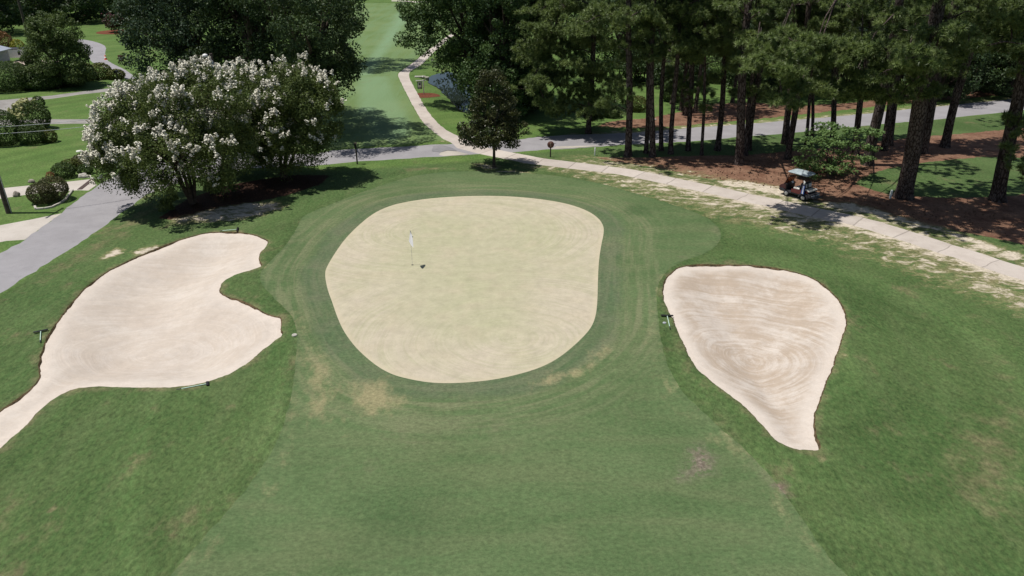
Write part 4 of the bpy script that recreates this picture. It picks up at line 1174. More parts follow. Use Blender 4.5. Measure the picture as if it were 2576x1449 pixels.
def shrubs():
    g = 'clipped shrubs on the left lawn'
    shrub(87, 336, 44, 64, L_shrub, 'tall domed shrub topped with pale yellow hydrangea heads', 401, g, name='hydrangea_shrub', flowers=(L_lemon, lambda c: c[0] < 0.1 and c[2] > .5, 150))
    shrub(18, 372, 42, 78, L_shrub, 'darkest big shrub at the left edge, under the wires', 402, g)
    shrub(85, 368, 36, 46, L_shrub, 'rounded mid green shrub in front of the hydrangea dome', 403, g)
    shrub(126, 362, 20, 30, L_olive, 'small yellowish shrub tucked right of the rounded mid green one', 404, g)
    shrub(100, 274, 15, 26, L_shrub, 'clipped ball shrub alone between the two grey driveways', 405, g, per=200)
    shrub(242, 352, 11, 22, L_shrub, 'small clipped shrub on the lawn, left of two near the crape myrtle', 406, g)
    shrub(263, 368, 17, 40, L_shrub, 'clipped upright shrub half hidden by the crape myrtle blossom', 407, g)
    h = 'shrub bed beside the driveway mouth'
    shrub(224, 424, 38, 28, L_brown, 'long low bronze shrub at the back of the driveway bed', 411, h)
    shrub(180, 432, 24, 24, L_olive, 'yellow green low shrub in the driveway bed', 412, h)
    shrub(164, 452, 28, 34, L_shrub, 'dark green mound shrub at the front of the driveway bed', 413, h)
    shrub(216, 442, 19, 22, L_shrub, 'small round green shrub beside the flat rock', 414, h)
    shrub(130, 458, 10, 22, L_rust, 'rusty orange and yellow small shrub at the bed end', 415, h)
    shrub(126, 516, 45, 54, L_brown, 'big round double-lobed shrub in a stone edged bed between the driveways', 416, None, lobes=[(-.18, -.25, .40, .75, .7, .46), (.22, .2, .52, .78, .75, .5)], per=200)
    k = 'hedge shrubs at the back of the left lawns'
    shrub(30, 240, 62, 62, L_shrub, 'dark hedge shrub at the left edge, below the metal roof', 421, k)
    shrub(112, 234, 56, 44, L_shrub, 'dark shrub under the broad feathery tree', 422, k)
    shrub(185, 222, 36, 36, L_shrub, 'shaded shrub right of the feathery tree foot', 423, k)
    shrub(222, 208, 22, 40, L_olive, 'yellow green shrub, left one of a pair above the curving driveway', 424, k)
    shrub(258, 204, 26, 36, L_olive, 'yellow green shrub, right one of a pair above the curving driveway', 425, k)
    shrub(294, 204, 22, 22, L_olive, 'low shrub by the black mailbox', 426, k)
    shrub(50, 140, 17, 32, L_yellow, 'bright yellow rounded shrub behind the white trailer', 427)
    shrub(18, 140, 22, 48, L_rust, 'rust brown tall shrub at the left edge behind the drive', 428)
    shrub(335, 232, 26, 24, L_shrub, 'dark shrub where the curving driveway meets the upper road', 429)
    q = 'shrubs across the road under the pines'
    shrub(1600, 285, 28, 34, L_olive, 'pale variegated shrub behind the thick first pine', 431, q)
    shrub(1800, 215, 34, 60, L_shrub, 'broad dark shrub below the far bright lawn', 432, q)
    shrub(1540, 300, 24, 24, L_shrub, 'dark low shrub left of the pale variegated one', 433, q)
    shrub(2480, 235, 40, 40, L_shrub, 'dark low shrub across the road at the right', 434, q)
    shrub(2390, 225, 36, 70, L_shrub, 'open dark shrub across the road with bare stems', 435, q, tight=False)
    shrub(1930, 245, 60, 62, L_shrub, 'wide dark shrub in the shade across the road', 436, q)
    shrub(2060, 240, 60, 70, L_shrub, 'wide dark shrub across the road behind the dogwood', 437, q)
    shrub(2200, 226, 56, 62, L_shrub, 'dark shrub across the road behind the stout leaning pine', 438, q)
    shrub(1695, 262, 34, 50, L_shrub, 'dark shrub behind the close pair of far trunks', 439, q)
shrubs()

# ------------------------------------------------------------------ trees at the back, left
def back_trees():
    g = 'trees along the back of the left lawns'
    broadleaf('feathery_tree', tuple(G3(146, 222)), [ell(142, 140, 76, 66, 95, 3.6), ell(135, 85, 56, 48, 95, 2.8), ell(190, 175, 40, 30, 94, 2), ell(90, 180, 42, 32, 94, 2)], L_cyp,
              'broad feathery pale green tree beside the upper road', g, 41, 240, 150, (0.5, 1.0), 0.24, r0=.28, stems=2, fork=.2, bottom=.7, inner=.45)
    B = [(20, 150, 172, L_oak, 'dark oak behind the utility pole at the left corner'), (110, 60, 185, L_oakblue, 'tall bluish oak above the feathery tree'), (175, 70, 172, L_oak, 'dark oak left of the road as it leaves the picture'),
         (245, 40, 205, L_oakblue, 'rounded oak at the end of the upper road'), (330, 30, 190, L_gum, 'yellow green tree hanging over the plum leaved tree'), (-60, 70, 150, L_oak, 'dark oak just outside the left edge'),
         (60, 30, 210, L_gum, 'mid green tree between the two dark corner oaks'), (380, 20, 215, L_oak, 'far oak behind the leftmost fairway oak')]
    for i, (px, py, Y, lf, lab) in enumerate(B):
        c = A(px, py, Y)
        rr = 7.5 + (i % 3)
        x = c.x
        broadleaf('oak_tree', (x, Y, 0), [(x, Y, 6, rr, rr * .9, 6.5), (x - 3.5, Y - 3, 3, rr * .6, 4, 3.2), (x + 3.5, Y - 3, 3, rr * .6, 4, 3.2), (x + 2, Y - 1, 12, rr * .7, 6, 5)], lf, lab, g, 50 + i, 150, 140, (1.0, 2.0), 0.52, r0=.45, fork=.25, bottom=.7, tint_mix=(.1, .55))
    broadleaf('plum_tree', tuple(G3(302, 78)), [ell(300, 52, 34, 16, 153, 2.4), ell(285, 58, 18, 10, 153, 1.5), ell(318, 56, 18, 10, 153, 1.5)], L_plum, 'small plum leaved tree in a round mulch bed beyond the upper road', None, 61, 60, 90, (.5, .9), .34, r0=.12, stems=4, nlimb=5, fork=.3, spread=.2)
    shrub(270, 55, 14, 20, L_pink, 'pink flowering shrub by the far lawn edge', 441)
    shrub(208, 48, 10, 16, L_pink, 'pink flowering shrub at the end of the upper road', 442)
    h = 'dark trees across the road on the right'
    for i, (px, Y, rr, lf, lab) in enumerate([(1660, 128, 7, L_oak, 'dark tree across the road above the bright lawn'), (1950, 112, 8, L_oak, 'dark tree across the road behind the thick bluish pine'), (2060, 108, 7, L_oakblue, 'dark tree across the road above the dogwood'),
            (2230, 112, 7, L_oak, 'dark tree across the road between the two grey houses'), (2400, 104, 7, L_oak, 'dark tree across the road over the open shrub'), (2520, 100, 8, L_oakblue, 'dark tree at the top right corner'), (1560, 112, 7, L_gum, 'mid green tree across the road behind the first pine'), (1850, 135, 7, L_oak, 'dark tree in front of the brick house')]):
        x = A(px, 200, Y).x
        z0 = 8 if px in (1660, 1850) else 4.6
        broadleaf('oak_tree', (x, Y, 0), [(x, Y, z0 + 1, rr, rr * .9, 5), (x - 2.5, Y - 2, z0 - 1.5, rr * .7, 4, 3.5), (x + 3, Y - 1, z0 + 4, rr * .7, 5, 4)], lf, lab, h, 70 + i, 150, 140, (.9, 1.7), .36, r0=.35, fork=.3, bottom=.7, tint_mix=(0, .4))  # leaf tint held dark to paint in the deep shade across the road
back_trees()
def understory():
    g = 'dark understory trees on the far verge'
    for i, (px, Y, r, h, lab) in enumerate([(1612, 98, 3.4, 4.2, 'dark understory tree left of the bright lawn glimpse'), (1715, 94, 3.2, 3.2, 'low dark understory tree behind the close pair of far trunks'), (1905, 90, 4.4, 5.0, 'dark understory tree right behind the thick bluish pine'),
            (1990, 92, 4.4, 5.2, 'dark understory tree left of the dogwood across the road'), (2090, 90, 4.4, 5.0, 'dark understory tree straight behind the dogwood'), (2180, 92, 4.2, 4.4, 'dark understory tree below the grey blue house'),
            (2275, 88, 4.4, 5.0, 'dark understory tree behind the biggest pine'), (2365, 86, 4.2, 5.0, 'dark understory tree between the two leaning glade pines'), (2455, 90, 4.4, 5.0, 'dark understory tree right of the open shrub'), (2560, 88, 4.6, 5.4, 'dark understory tree behind the right edge pines')]):
        x = A(px, 200, Y).x
        broadleaf('understory_tree', (x, Y, 0), [(x, Y, h * .62, r, r * .9, h * .55), (x + 1.2, Y + 1, h * 1.1, r * .8, r * .8, h * .5)], L_oak, lab, g, 500 + i, 90, 130, (.6, 1.2), .30, r0=.16, stems=2, fork=.15, bottom=.7, tint_mix=(0, .4))  # low tint puts the shade of the far verge into the leaf colour
understory()
def woodland():
    rng = np.random.default_rng(9)
    C = []
    for x in np.arange(-330, 330, 7.5):
        for row in range(3):
            Y = 262 + row * 14 + rng.normal() * 5
            if -70 < x < 20 and row == 0: continue
            if -75 < x < 20: Y += 60
            C += [(x + rng.normal() * 2, Y + rng.normal() * 3, 3 + 16 * rng.random()) for _ in range(6)]
    for x in np.arange(15, 190, 6.0):
        for row in range(2):
            Y = 165 + row * 14 + rng.normal() * 4
            C += [(x + rng.normal() * 2, Y + rng.normal() * 3, 2 + 15 * rng.random()) for _ in range(6)]
    for x in np.arange(-230, -95, 6.0):
        for row in range(2):
            Y = 215 + row * 14 + rng.normal() * 4
            C += [(x + rng.normal() * 2, Y + rng.normal() * 3, 2 + 15 * rng.random()) for _ in range(6)]
    C = np.array(C)
    rr = 2.2 + 1.6 * rng.random(len(C))
    P, d, idx = scatter(C, C, 60, rr, rng, .9)
    P[:, 2] = np.maximum(P[:, 2], .2)
    ct = rng.random(len(C))
    me = leaf_mesh('woodland', P, np.full(len(P), 1.15), L_oak, rng, .1 + .5 * ct[idx] + (rng.random(len(P)) - .5) * .5, .6, .7, d)
    o = link('woodland', me)
    tag(o, 'far-off dark woodland closing the view', kind='stuff')
woodland()
# ================================================================== things
M_white = simple('white_paint', (0.78, 0.78, 0.76), 0.45, 0.05, 5)
M_black = simple('black_plastic', (0.018, 0.018, 0.020), 0.45, 0.2, 8)
M_dkgrey = simple('charcoal_plastic', (0.045, 0.045, 0.052), 0.5, 0.2, 8)
M_maroon = simple('maroon_paint', (0.115, 0.014, 0.016), 0.28, 0.12, 4, spec=0.5)
M_cream = simple('cream_vinyl', (0.60, 0.58, 0.53), 0.55, 0.08, 9)
M_roofcan = simple('weathered_canopy', (0.33, 0.385, 0.405), 0.55, 0.28, 3.5)
M_steel = simple('brushed_steel', (0.55, 0.55, 0.56), 0.35, 0.1, 12, metal=0.9)
M_rim = simple('silver_rim', (0.66, 0.66, 0.68), 0.35, 0.08, 9, metal=0.4)
M_rubber = simple('tyre_rubber', (0.02, 0.02, 0.022), 0.85, 0.2, 12)
M_wood = simple('weathered_post', (0.075, 0.062, 0.050), 0.9, 0.35, 8, bump=0.02)
M_pole = simple('creosote_pole', (0.085, 0.066, 0.055), 0.9, 0.35, 5, bump=0.03)
M_galv = simple('galvanised_metal', (0.42, 0.45, 0.47), 0.45, 0.15, 6, metal=0.5)
M_mint = simple('mint_glass_fibre', (0.50, 0.68, 0.58), 0.4, 0.1, 9)
M_brown = simple('brown_sign_paint', (0.105, 0.045, 0.032), 0.6, 0.15, 8)
M_stone = simple('field_stone', (0.30, 0.265, 0.225), 0.9, 0.3, 6, bump=0.04)
M_pale_stone = simple('pale_stone', (0.46, 0.44, 0.39), 0.9, 0.2, 7, bump=0.03)
M_orange = simple('orange_plastic', (0.75, 0.13, 0.03), 0.5, 0.1, 9)
M_green_sign = simple('dark_green_sign', (0.018, 0.075, 0.055), 0.5, 0.15, 8)
M_towel = simple('blue_white_towel', (0.30, 0.42, 0.75), 0.9, 0.3, 7)
def towelmat():
    t = NT('striped_towel')
    sp = t.n('ShaderNodeSeparateXYZ'); t.put(sp.inputs[0], t.pos)
    s = t.math('SINE', t.mul(t.add(sp.outputs[0], t.mul(t.noise(4, 2), .12)), 46))
    return t.done(t.bsdf(t.mix(t.rng(s, -.2, .2), (0.10, 0.17, 0.52), (0.66, 0.72, 0.80)), 0.9))
M_towel = towelmat()
def smoked():
    t = NT('smoked_windscreen')
    tr = t.n('ShaderNodeBsdfTransparent'); tr.inputs[0].default_value = (0.42, 0.30, 0.24, 1)
    g = t.n('ShaderNodeBsdfGlossy'); g.inputs[1].default_value = 0.1
    mx = t.n('ShaderNodeMixShader'); mx.inputs[0].default_value = 0.06
    t.t.links.new(tr.outputs[0], mx.inputs[1]); t.t.links.new(g.outputs[0], mx.inputs[2])
    return t.done(mx.outputs[0])
M_smoke = smoked()

# ------------------------------------------------------------------ golf cart (local x forward, y left)
def golf_cart():
    f, r = Vector(G3(1978.5, 492.5)), Vector(G3(2020.5, 504.5))
    hd = (f - r).normalized()
    rz = math.atan2(hd.y, hd.x)
    left = Vector((-hd.y, hd.x, 0))
    mid = (f + r) * .5 - left * 0.46
    root = empty('golf_cart', mid, rz, 'maroon and black golf cart with pale canopy parked beside the cart path', 'golf cart')
    WB = (f - r).length / 2
    m = MB()                                     # black lower tub and rear deck
    m.prism([(-1.30, .34), (1.20, .30), (1.36, .38), (1.36, .48), (1.12, .55), (.82, .42), (.30, .42), (.22, .66), (-.55, .70), (-.62, .60), (-1.30, .56)], -.56, .56)
    m.box((-1.42, 0, .36), (.42, 1.0, .05), bev=.015)
    tub = m.build('chassis', M_dkgrey, root)
    for s in (1, -1):                            # rear wheel arches
        a = MB(); arc = [(-WB + .40 * math.cos(t), .20 + .40 * math.sin(t)) for t in np.linspace(.1, math.pi - .1, 9)]
        inn = [(-WB + .31 * math.cos(t), .20 + .31 * math.sin(t)) for t in np.linspace(math.pi - .1, .1, 9)]
        a.prism(arc + inn, s * .50, s * .63); a.build('wheel_arch', M_dkgrey, tub)
    m = MB()
    m.prism([(.82, .50), (1.12, .56), (1.36, .50), (1.40, .60), (1.30, .74), (1.08, .86), (.86, .90)], -.54, .54)
    m.build('front_cowl', simple('dark_cowl', (.055, .012, .016), .3, .1, 5, spec=.5), root)
    for s in (1, -1):
        m = MB(); m.prism([(.34, .44), (.32, .68), (-.30, .76), (-.95, .80), (-1.02, .62), (-.55, .66), (-.38, .44)], s * .565, s * .60)
        m.build('side_panel', M_maroon, root)
        m = MB(); m.lathe([(.055, -.015), (.065, 0), (.055, .015)], (1.385, s * .36, .62), 10, Matrix.Rotation(R(90), 4, 'Y')); m.build('headlight', M_rim, root)
        for x, nm in ((WB, 1), (-WB, 0)):
            w = empty('wheel', (x, s * .50, .23)); w.parent = root
            rot = Matrix.Rotation(R(90), 4, 'X')
            t = MB(); t.lathe([(.13, -.09), (.205, -.095), (.228, -.06), (.23, 0), (.228, .06), (.205, .095), (.13, .09)], (0, 0, 0), 20, rot); t.build('tyre', M_rubber, w)
            q = MB(); q.lathe([(.03, .104), (.05, .106), (.09, .085), (.13, .098), (.142, .085), (.142, -.085), (.13, -.098), (.09, -.085), (.05, -.106), (.03, -.104)], (0, 0, 0), 16, rot)
            for k in range(5):
                t = 2 * math.pi * k / 5
                q.box((.075 * math.cos(t), .10 * s * -1 * -1, .075 * math.sin(t)), (.03, .02, .10), M=Matrix.Rotation(R(90) - t, 4, 'Y'))
            q.build('rim', M_rim, w)
    m = MB(); m.box((.93, 0, .86), (.26, 1.04, .12), bev=.04); m.box((.80, 0, .66), (.06, 1.02, .44), bev=.02); m.build('dashboard', M_black, root)
    s1 = MB(); s1.box((-.02, 0, .74), (.52, 1.04, .13), bev=.05); s1.build('seat', M_cream, root)
    for s in (.27, -.27):
        m = MB(); m.box((-.33, s, 1.00), (.12, .50, .46), bev=.055, M=Matrix.Rotation(R(-10), 4, 'Y')); b = m.build('backrest', M_black, root)
        m = MB(); m.box((-.255, s, 1.01), (.03, .34, .30), bev=.01, M=Matrix.Rotation(R(-10), 4, 'Y')); m.build('cushion_panel', M_cream, b)
    s2 = MB(); s2.box((-.86, 0, .76), (.48, 1.02, .12), bev=.045); s2.build('rear_seat', M_cream, root)
    for s in (.27, -.27):
        m = MB(); m.box((-.52, s, 1.02), (.11, .50, .44), bev=.05, M=Matrix.Rotation(R(8), 4, 'Y')); b = m.build('rear_backrest', M_black, root)
        m = MB(); m.box((-.585, s, 1.02), (.03, .34, .28), bev=.01, M=Matrix.Rotation(R(8), 4, 'Y')); m.build('cushion_panel', M_cream, b)
    m = MB(); m.tube([(.72, .27, .80), (.50, .27, 1.02)], .022, 8)
    col = m.build('steering_column', M_black, root)
    m = MB(); ax = Matrix.Translation((.49, .27, 1.03)) @ Matrix.Rotation(R(-48), 4, 'Y')
    ring = [ax @ Vector((.17 * math.cos(t), .17 * math.sin(t), 0)) for t in np.linspace(0, 2 * math.pi, 21)]
    m.tube(ring, .014, 6, cap=False); m.tube([ring[0], ring[10]], .010, 5); m.tube([ring[5], ring[15]], .010, 5)
    sw = m.build('steering_wheel', M_black, col)
    m = MB(); m.box(ax @ Vector((.05, 0, .03)), (.16, .20, .01), M=Matrix.Rotation(R(-48), 4, 'Y')); m.build('score_card', M_white, sw)
    for s in (1, -1):                            # canopy posts
        m = MB(); m.tube([(1.02, s * .53, .80), (.78, s * .54, 1.42), (.66, s * .54, 1.84)], .019, 7); m.build('front_post', M_black, root)
        m = MB(); m.tube([(-.44, s * .54, .72), (-.46, s * .55, 1.30), (-.50, s * .55, 1.84)], .019, 7); m.build('rear_post', M_black, root)
        m = MB(); m.tube([(-.02, s * .50, .80), (.20, s * .53, .96), (.28, s * .53, .80)], .014, 6); m.build('arm_rail', M_black, root)
    m = MB(); m.add([(1.00, -.50, .90), (1.00, .50, .90), (.77, .51, 1.42), (.77, -.51, 1.42), (1.012, -.50, .90), (1.012, .50, .90), (.782, .51, 1.42), (.782, -.51, 1.42)],
                    [(0, 1, 2, 3), (7, 6, 5, 4), (0, 4, 5, 1), (1, 5, 6, 2), (2, 6, 7, 3), (3, 7, 4, 0)])
    m.build('windscreen', M_smoke, root)
    m = MB(); m.tube([(.785, -.53, 1.42), (.785, .53, 1.42)], .016, 6); m.build('screen_bar', M_black, root)
    # canopy: a shallow dome with rounded corners
    vs, fs = [], []
    nx, ny = 15, 11
    for side in (0, 1):
        for i in range(nx):
            for j in range(ny):
                u, v = i / (nx - 1) * 2 - 1, j / (ny - 1) * 2 - 1
                lim = 1 - .13 * abs(u) ** 6
                limx = 1 - .10 * abs(v) ** 6
                e = max(abs(u), abs(v))
                z = 1.955 - .075 * e ** 3 - (.045 if side else 0) - .02 * u * u
                vs.append((.08 + u * .84 * limx, v * .64 * lim, z))
    def id(s, i, j): return s * nx * ny + i * ny + j
    for i in range(nx - 1):
        for j in range(ny - 1):
            fs.append((id(0, i, j), id(0, i + 1, j), id(0, i + 1, j + 1), id(0, i, j + 1)))
            fs.append((id(1, i, j), id(1, i, j + 1), id(1, i + 1, j + 1), id(1, i + 1, j)))
    for i in range(nx - 1):
        for j in (0, ny - 1): fs.append((id(0, i, j), id(0, i + 1, j), id(1, i + 1, j), id(1, i, j)))
    for j in range(ny - 1):
        for i in (0, nx - 1): fs.append((id(0, i, j), id(0, i, j + 1), id(1, i, j + 1), id(1, i, j)))
    m = MB(); m.add(vs, fs, True); m.build('canopy', M_roofcan, root)
    m = MB()                                     # grab bar behind the rear-facing seat
    for s in (.50, -.50): m.tube([(-1.20, s, .42), (-1.60, s, .44), (-1.63, s, .98), (-1.58, s, 1.06), (-1.12, s, 1.10)], .017, 7)
    m.tube([(-1.62, -.50, .98), (-1.62, .50, .98)], .015, 6); m.tube([(-1.61, -.50, .72), (-1.61, .50, .72)], .013, 6)
    m.build('grab_bar', M_black, root)
    m = MB(); m.box((-1.31, 0, .44), (.05, 1.02, .12), bev=.02); m.build('rear_bumper', M_galv, root)
    # golf bag and towel strapped at the left rear
    Mw = Matrix.Translation(mid) @ Matrix.Rotation(rz, 4, 'Z')
    gb = empty('golf_bag', Mw @ Vector((-.70, .70, .42)), rz, 'upright navy golf bag with white head covers on the rear of the golf cart', 'golf bag')
    m = MB(); m.lathe([(.11, 0), (.13, .04), (.125, .40), (.14, .62), (.15, .78), (.13, .80)], (0, 0, 0), 14); m.build('bag_body', simple('navy_cloth', (.020, .026, .06), .7, .2, 9), gb)
    m = MB(); m.box((-.02, .10, .30), (.18, .10, .34), bev=.04); m.build('pocket', M_black, gb)
    for k, (x, y, h) in enumerate([(.03, .02, 1.06), (-.05, .05, 1.0), (.05, -.06, .98)]):
        m = MB(); m.tube([(x * .7, y * .7, .7), (x, y, h - .1)], .008, 6); c = m.build('club_shaft', M_steel, gb)
        m = MB(); m.lathe([(.02, -.14), (.04, -.06), (.05, .0), (.045, .05), (.02, .075)], (x, y, h), 10, Matrix.Rotation(R(25 * (k - 1)), 4, 'X')); m.build('head_cover', M_white, c)
    m = MB()
    vs, fs = [], []
    for i in range(9):
        for j in range(6):
            vs.append((-.10 + .09 * (j / 5 - .5) * (1.6 + i / 8) + .02 * math.sin(j * 2.3 + i * .4), .17 + .018 * math.sin(j * 2.6 + i * .3), .78 - i * .072))
    for i in range(8):
        for j in range(5): fs.append((i * 6 + j, i * 6 + j + 1, i * 6 + j + 7, i * 6 + j + 6))
    n = len(vs); vs2 = [(a, b + .012, c) for a, b, c in vs]
    m.add(vs + vs2, fs + [tuple(q + n for q in f[::-1]) for f in fs], True)
    tw = m.build('towel', M_towel); tw.matrix_world = gb.matrix_basis
    tag(tw, 'blue and white striped towel hanging from the golf bag', 'towel')
golf_cart()

# ------------------------------------------------------------------ flagstick in the cup
def flagstick():
    b = G3(1611 / 1.5528, 1035 / 1.5528)
    root = empty('flagstick', b, R(-30), 'golf flagstick with a limp white flag standing in the putting green', 'golf flag')
    m = MB(); m.tube([(0, 0, -.1), (-.015, 0, 2.22)], .012, 8); m.build('pole', simple('flag_pole_paint', (.78, .75, .66), .4), root)
    m = MB(); m.lathe([(.057, .008), (.062, .012), (.05, .006)], (0, 0, 0), 16); m.build('cup_rim', M_black, root)
    vs, fs = [], []
    for i in range(9):
        v = i / 8
        w = .06 + .42 * v ** .8
        for j in range(7):
            u = j / 6
            vs.append((-.012 + u * w, -.5 * max(0, v - .15) * (.4 + .6 * u) + .04 * math.sin(u * 5 + v * 2) * u, 2.18 - v * .62 - u * (.10 + .10 * v)))
    for i in range(8):
        for j in range(6): fs.append((i * 7 + j, i * 7 + j + 1, i * 7 + j + 8, i * 7 + j + 7))
    n = len(vs)
    m = MB(); m.add(vs + [(a, b_ + .006, c) for a, b_, c in vs], fs + [tuple(q + n for q in f[::-1]) for f in fs], True)
    fl = m.build('flag', leafmat('white_flag_cloth', (.86, .86, .88), (.86, .86, .88), .35), root)
    m = MB(); m.lathe([(.008, -.004), (.032, -.003), (.03, .003), (.008, .004)], (.125, .028, 1.80), 12, Matrix.Rotation(R(90), 4, 'X') @ Matrix.Scale(1.4, 4, (0, 1, 0))); m.build('emblem', M_dkgrey, fl)
flagstick()

# ------------------------------------------------------------------ bunker rakes
def rake(hx, hy, ex, ey, wid, label, z=0.03, z2=None):
    """head at picture point hx,hy, end of handle at ex,ey, both lying on the ground"""
    h, e = G3(hx, hy), G3(ex, ey)
    d = (e - h).normalized(); L = (e - h).length
    root = empty('bunker_rake', h + Vector((0, 0, z)), math.atan2(d.y, d.x), label, 'rake', 'rakes lying round the two bunkers')
    tilt = math.atan2((z2 if z2 is not None else z) - z, L)
    m = MB(); m.tube([(0, 0, .04), (L * .84, 0, .04 + L * .84 * math.tan(tilt))], .020, 8); m.build('handle', M_mint, root)
    m = MB(); m.tube([(L * .84, 0, .04 + L * .84 * math.tan(tilt)), (L, 0, .04 + L * math.tan(tilt))], .024, 8); m.build('grip', M_dkgrey, root)
    m = MB(); m.box((0, 0, .055), (.10, wid, .045), bev=.012)
    for k in range(11): m.box((-.055, -wid / 2 + wid * (k + .5) / 11, .02), (.035, .018, .085))
    m.build('head', M_black, root)
rake(103.5, 836, 102, 864, .62, 'mint handled rake on the turf left of the large bunker')
rake(1678, 797, 1685.5, 830, .62, 'mint handled rake on the turf beside the teardrop bunker')
rake(597.5, 579.5, 553, 583, .66, 'mint handled rake lying at the top rim of the large bunker')
rake(522, 967, 444, 980, .30, 'rake lying along the lower rim of the large bunker, half in sand', z=.0)

# ------------------------------------------------------------------ small lids and posts
def lid(px, py, r, mat, label, h=.02):
    b = G3(px, py)
    m = MB(); m.lathe([(r, 0), (r, h), (r * .92, h * 1.5), (r * .3, h * 1.6), (.01, h * 1.65)], (0, 0, 0), 20)
    o = m.build('manhole', mat, None, b); tag(o, label, 'lid')
lid(741, 843.5, .13, M_pale_stone, 'pale round lid in the turf at the tip of the large bunker', .03)
lid(1671.5, 813, .09, simple('grey_lid', (.34, .36, .38), .6), 'small grey lid in the turf left of the rake at the teardrop bunker', .03)
lid(199.5, 381.5, .26, simple('white_lid', (.66, .67, .60), .7), 'white round lid on the left lawn', .06)
def post(px, py, hpx, w, mat, name, label, cat='post', top=None):
    b = G3(px, py)
    k = MPP(b.y)
    h = hpx * k / .95
    m = MB(); m.box((0, 0, h / 2 - .1), (w, w, h + .2), bev=w * .12)
    if top is None:
        m.lathe([(w * .55, 0), (w * .5, .02), (.01, .04)], (0, 0, h), 8)
        return tag(m.build(name, mat, None, b), label, cat)
    root = empty(name, b, 0, label, cat)
    m.build('post', mat, root)
    top(root, h)
    return root
post(2239, 499, 20, .13, simple('pale_post', (.60, .66, .64), .6), 'marker_post', 'short pale green marker post at the foot of the biggest pine')
post(1496, 391, 18, .10, M_white, 'marker_post', 'short white post in the grass left of the first straw row pine')
def slim_top(root, h):
    m = MB(); m.box((.09, -.02, h * .72), (.10, .05, h * .38), bev=.01); m.build('board', M_white, root)
post(1482, 331, 34, .055, M_galv, 'marker_post', 'slim post with a white strip on the verge across the road', 'post', slim_top)
def round_top(root, h):
    m = MB(); m.lathe([(.30, -.02), (.30, .02), (.02, .021)], (0, -.07, h + .02), 20, Matrix.Rotation(R(90), 4, 'X')); b = m.build('sign_board', M_brown, root)
    m = MB(); m.box((.0, -.10, h + .02), (.07, .012, .34), bev=.004); m.build('stripe', simple('buff_paint', (.34, .26, .19), .7), b)
post(1384.5, 395, 30, .11, M_wood, 'round_sign', 'round brown sign on a dark post by the road crossing', 'sign', round_top)
def wood_top(root, h):
    m = MB(); m.box((.0, -.10, h - .22), (.16, .10, .36), bev=.01); m.build('box', M_wood, root)
    m = MB(); m.prism([(-.13, h + .0), (.13, h + .0), (0, h + .11)], -.2, .08); m.build('cap', M_wood, root)
post(899, 413, 50, .11, M_wood, 'wooden_post', 'weathered wooden post with a small box beside the road', 'post', wood_top)
def square_top(root, h):
    m = MB(); m.box((0, -.06, h - .1), (.80, .05, .90), bev=.01); b = m.build('sign_board', M_brown, root)
    m = MB(); m.box((0, -.09, h - .05), (.5, .012, .10)); m.box((0, -.09, h - .25), (.36, .012, .10)); m.build('lettering', M_cream, b)
post(308, 162, 16, .12, M_wood, 'brown_sign', 'small brown sign on a post beside the upper road', 'sign', square_top)
def box_top(root, h):
    m = MB()
    prof = [(-.16, 0), (.16, 0)] + [(.16 * math.cos(t), .18 + .16 * math.sin(t)) for t in np.linspace(0, math.pi, 8)]
    m.prism([(x, h + z) for x, z in prof], -.3, .3); m.build('mailbox_body', M_black, root)
    m = MB(); m.box((.18, .1, h + .22), (.02, .03, .18)); m.build('flag', M_brown, root)
post(297, 203, 18, .11, M_wood, 'mailbox', 'black mailbox beside the upper road, above the low shrub', 'mailbox', box_top)
post(226, 166, 15, .11, M_wood, 'mailbox', 'black mailbox by the upper road bend, near the feathery tree', 'mailbox', box_top)
def cone():
    b = G3(266.5, 150)
    root = empty('traffic_cone', b, 0, 'orange traffic cone on the edge of the upper road', 'traffic cone')
    m = MB(); m.lathe([(.20, .03), (.05, .70), (.03, .72)], (0, 0, 0), 14); m.build('cone', M_orange, root)
    m = MB(); m.box((0, 0, .015), (.44, .44, .03), bev=.01); m.build('base', M_orange, root)
    m = MB(); m.lathe([(.155, .26), (.115, .44), (.11, .44)], (0, 0, 0), 14); m.build('white_band', M_white, root)
cone()

# ------------------------------------------------------------------ hanging hole sign by the upper path
def hole_sign():
    b = G3(1066.5, 237)
    root = empty('hanging_sign', b, R(8), 'white post with a hanging green hole sign in a red mulch ring', 'sign')
    m = MB(); m.box((0, 0, .75), (.115, .115, 2.0), bev=.012); m.build('post', M_white, root)
    m = MB(); m.lathe([(.045, 0), (.05, .02), (.10, .07), (.11, .13), (.08, .20), (.01, .23)], (0, 0, 1.98), 14); m.build('finial', M_white, root)
    m = MB(); m.box((-.28, 0, 1.62), (1.24, .10, .12), bev=.01); m.build('arm', M_white, root)
    m = MB(); m.box((-.46, 0, 1.08), (.56, .06, .86), bev=.01); sb = m.build('sign_board', M_green_sign, root)
    m = MB(); m.box((-.46, -.036, 1.14), (.42, .012, .56), bev=.004); m.build('panel', M_white, sb)
    m = MB(); m.lathe([(.13, -.004), (.14, 0), (.13, .004)], (-.46, -.046, 1.24), 14, Matrix.Rotation(R(90), 4, 'X')); m.build('emblem', M_green_sign, sb)
    m = MB(); m.box((-.46, -.046, 1.0), (.26, .01, .05)); m.box((-.46, -.036, .77), (.36, .012, .07)); m.build('lettering', M_cream, sb)
    for x in (-.66, -.26):
        m = MB(); m.tube([(x, 0, 1.57), (x, 0, 1.48)], .012, 6); m.build('hanger', M_dkgrey, root)
hole_sign()

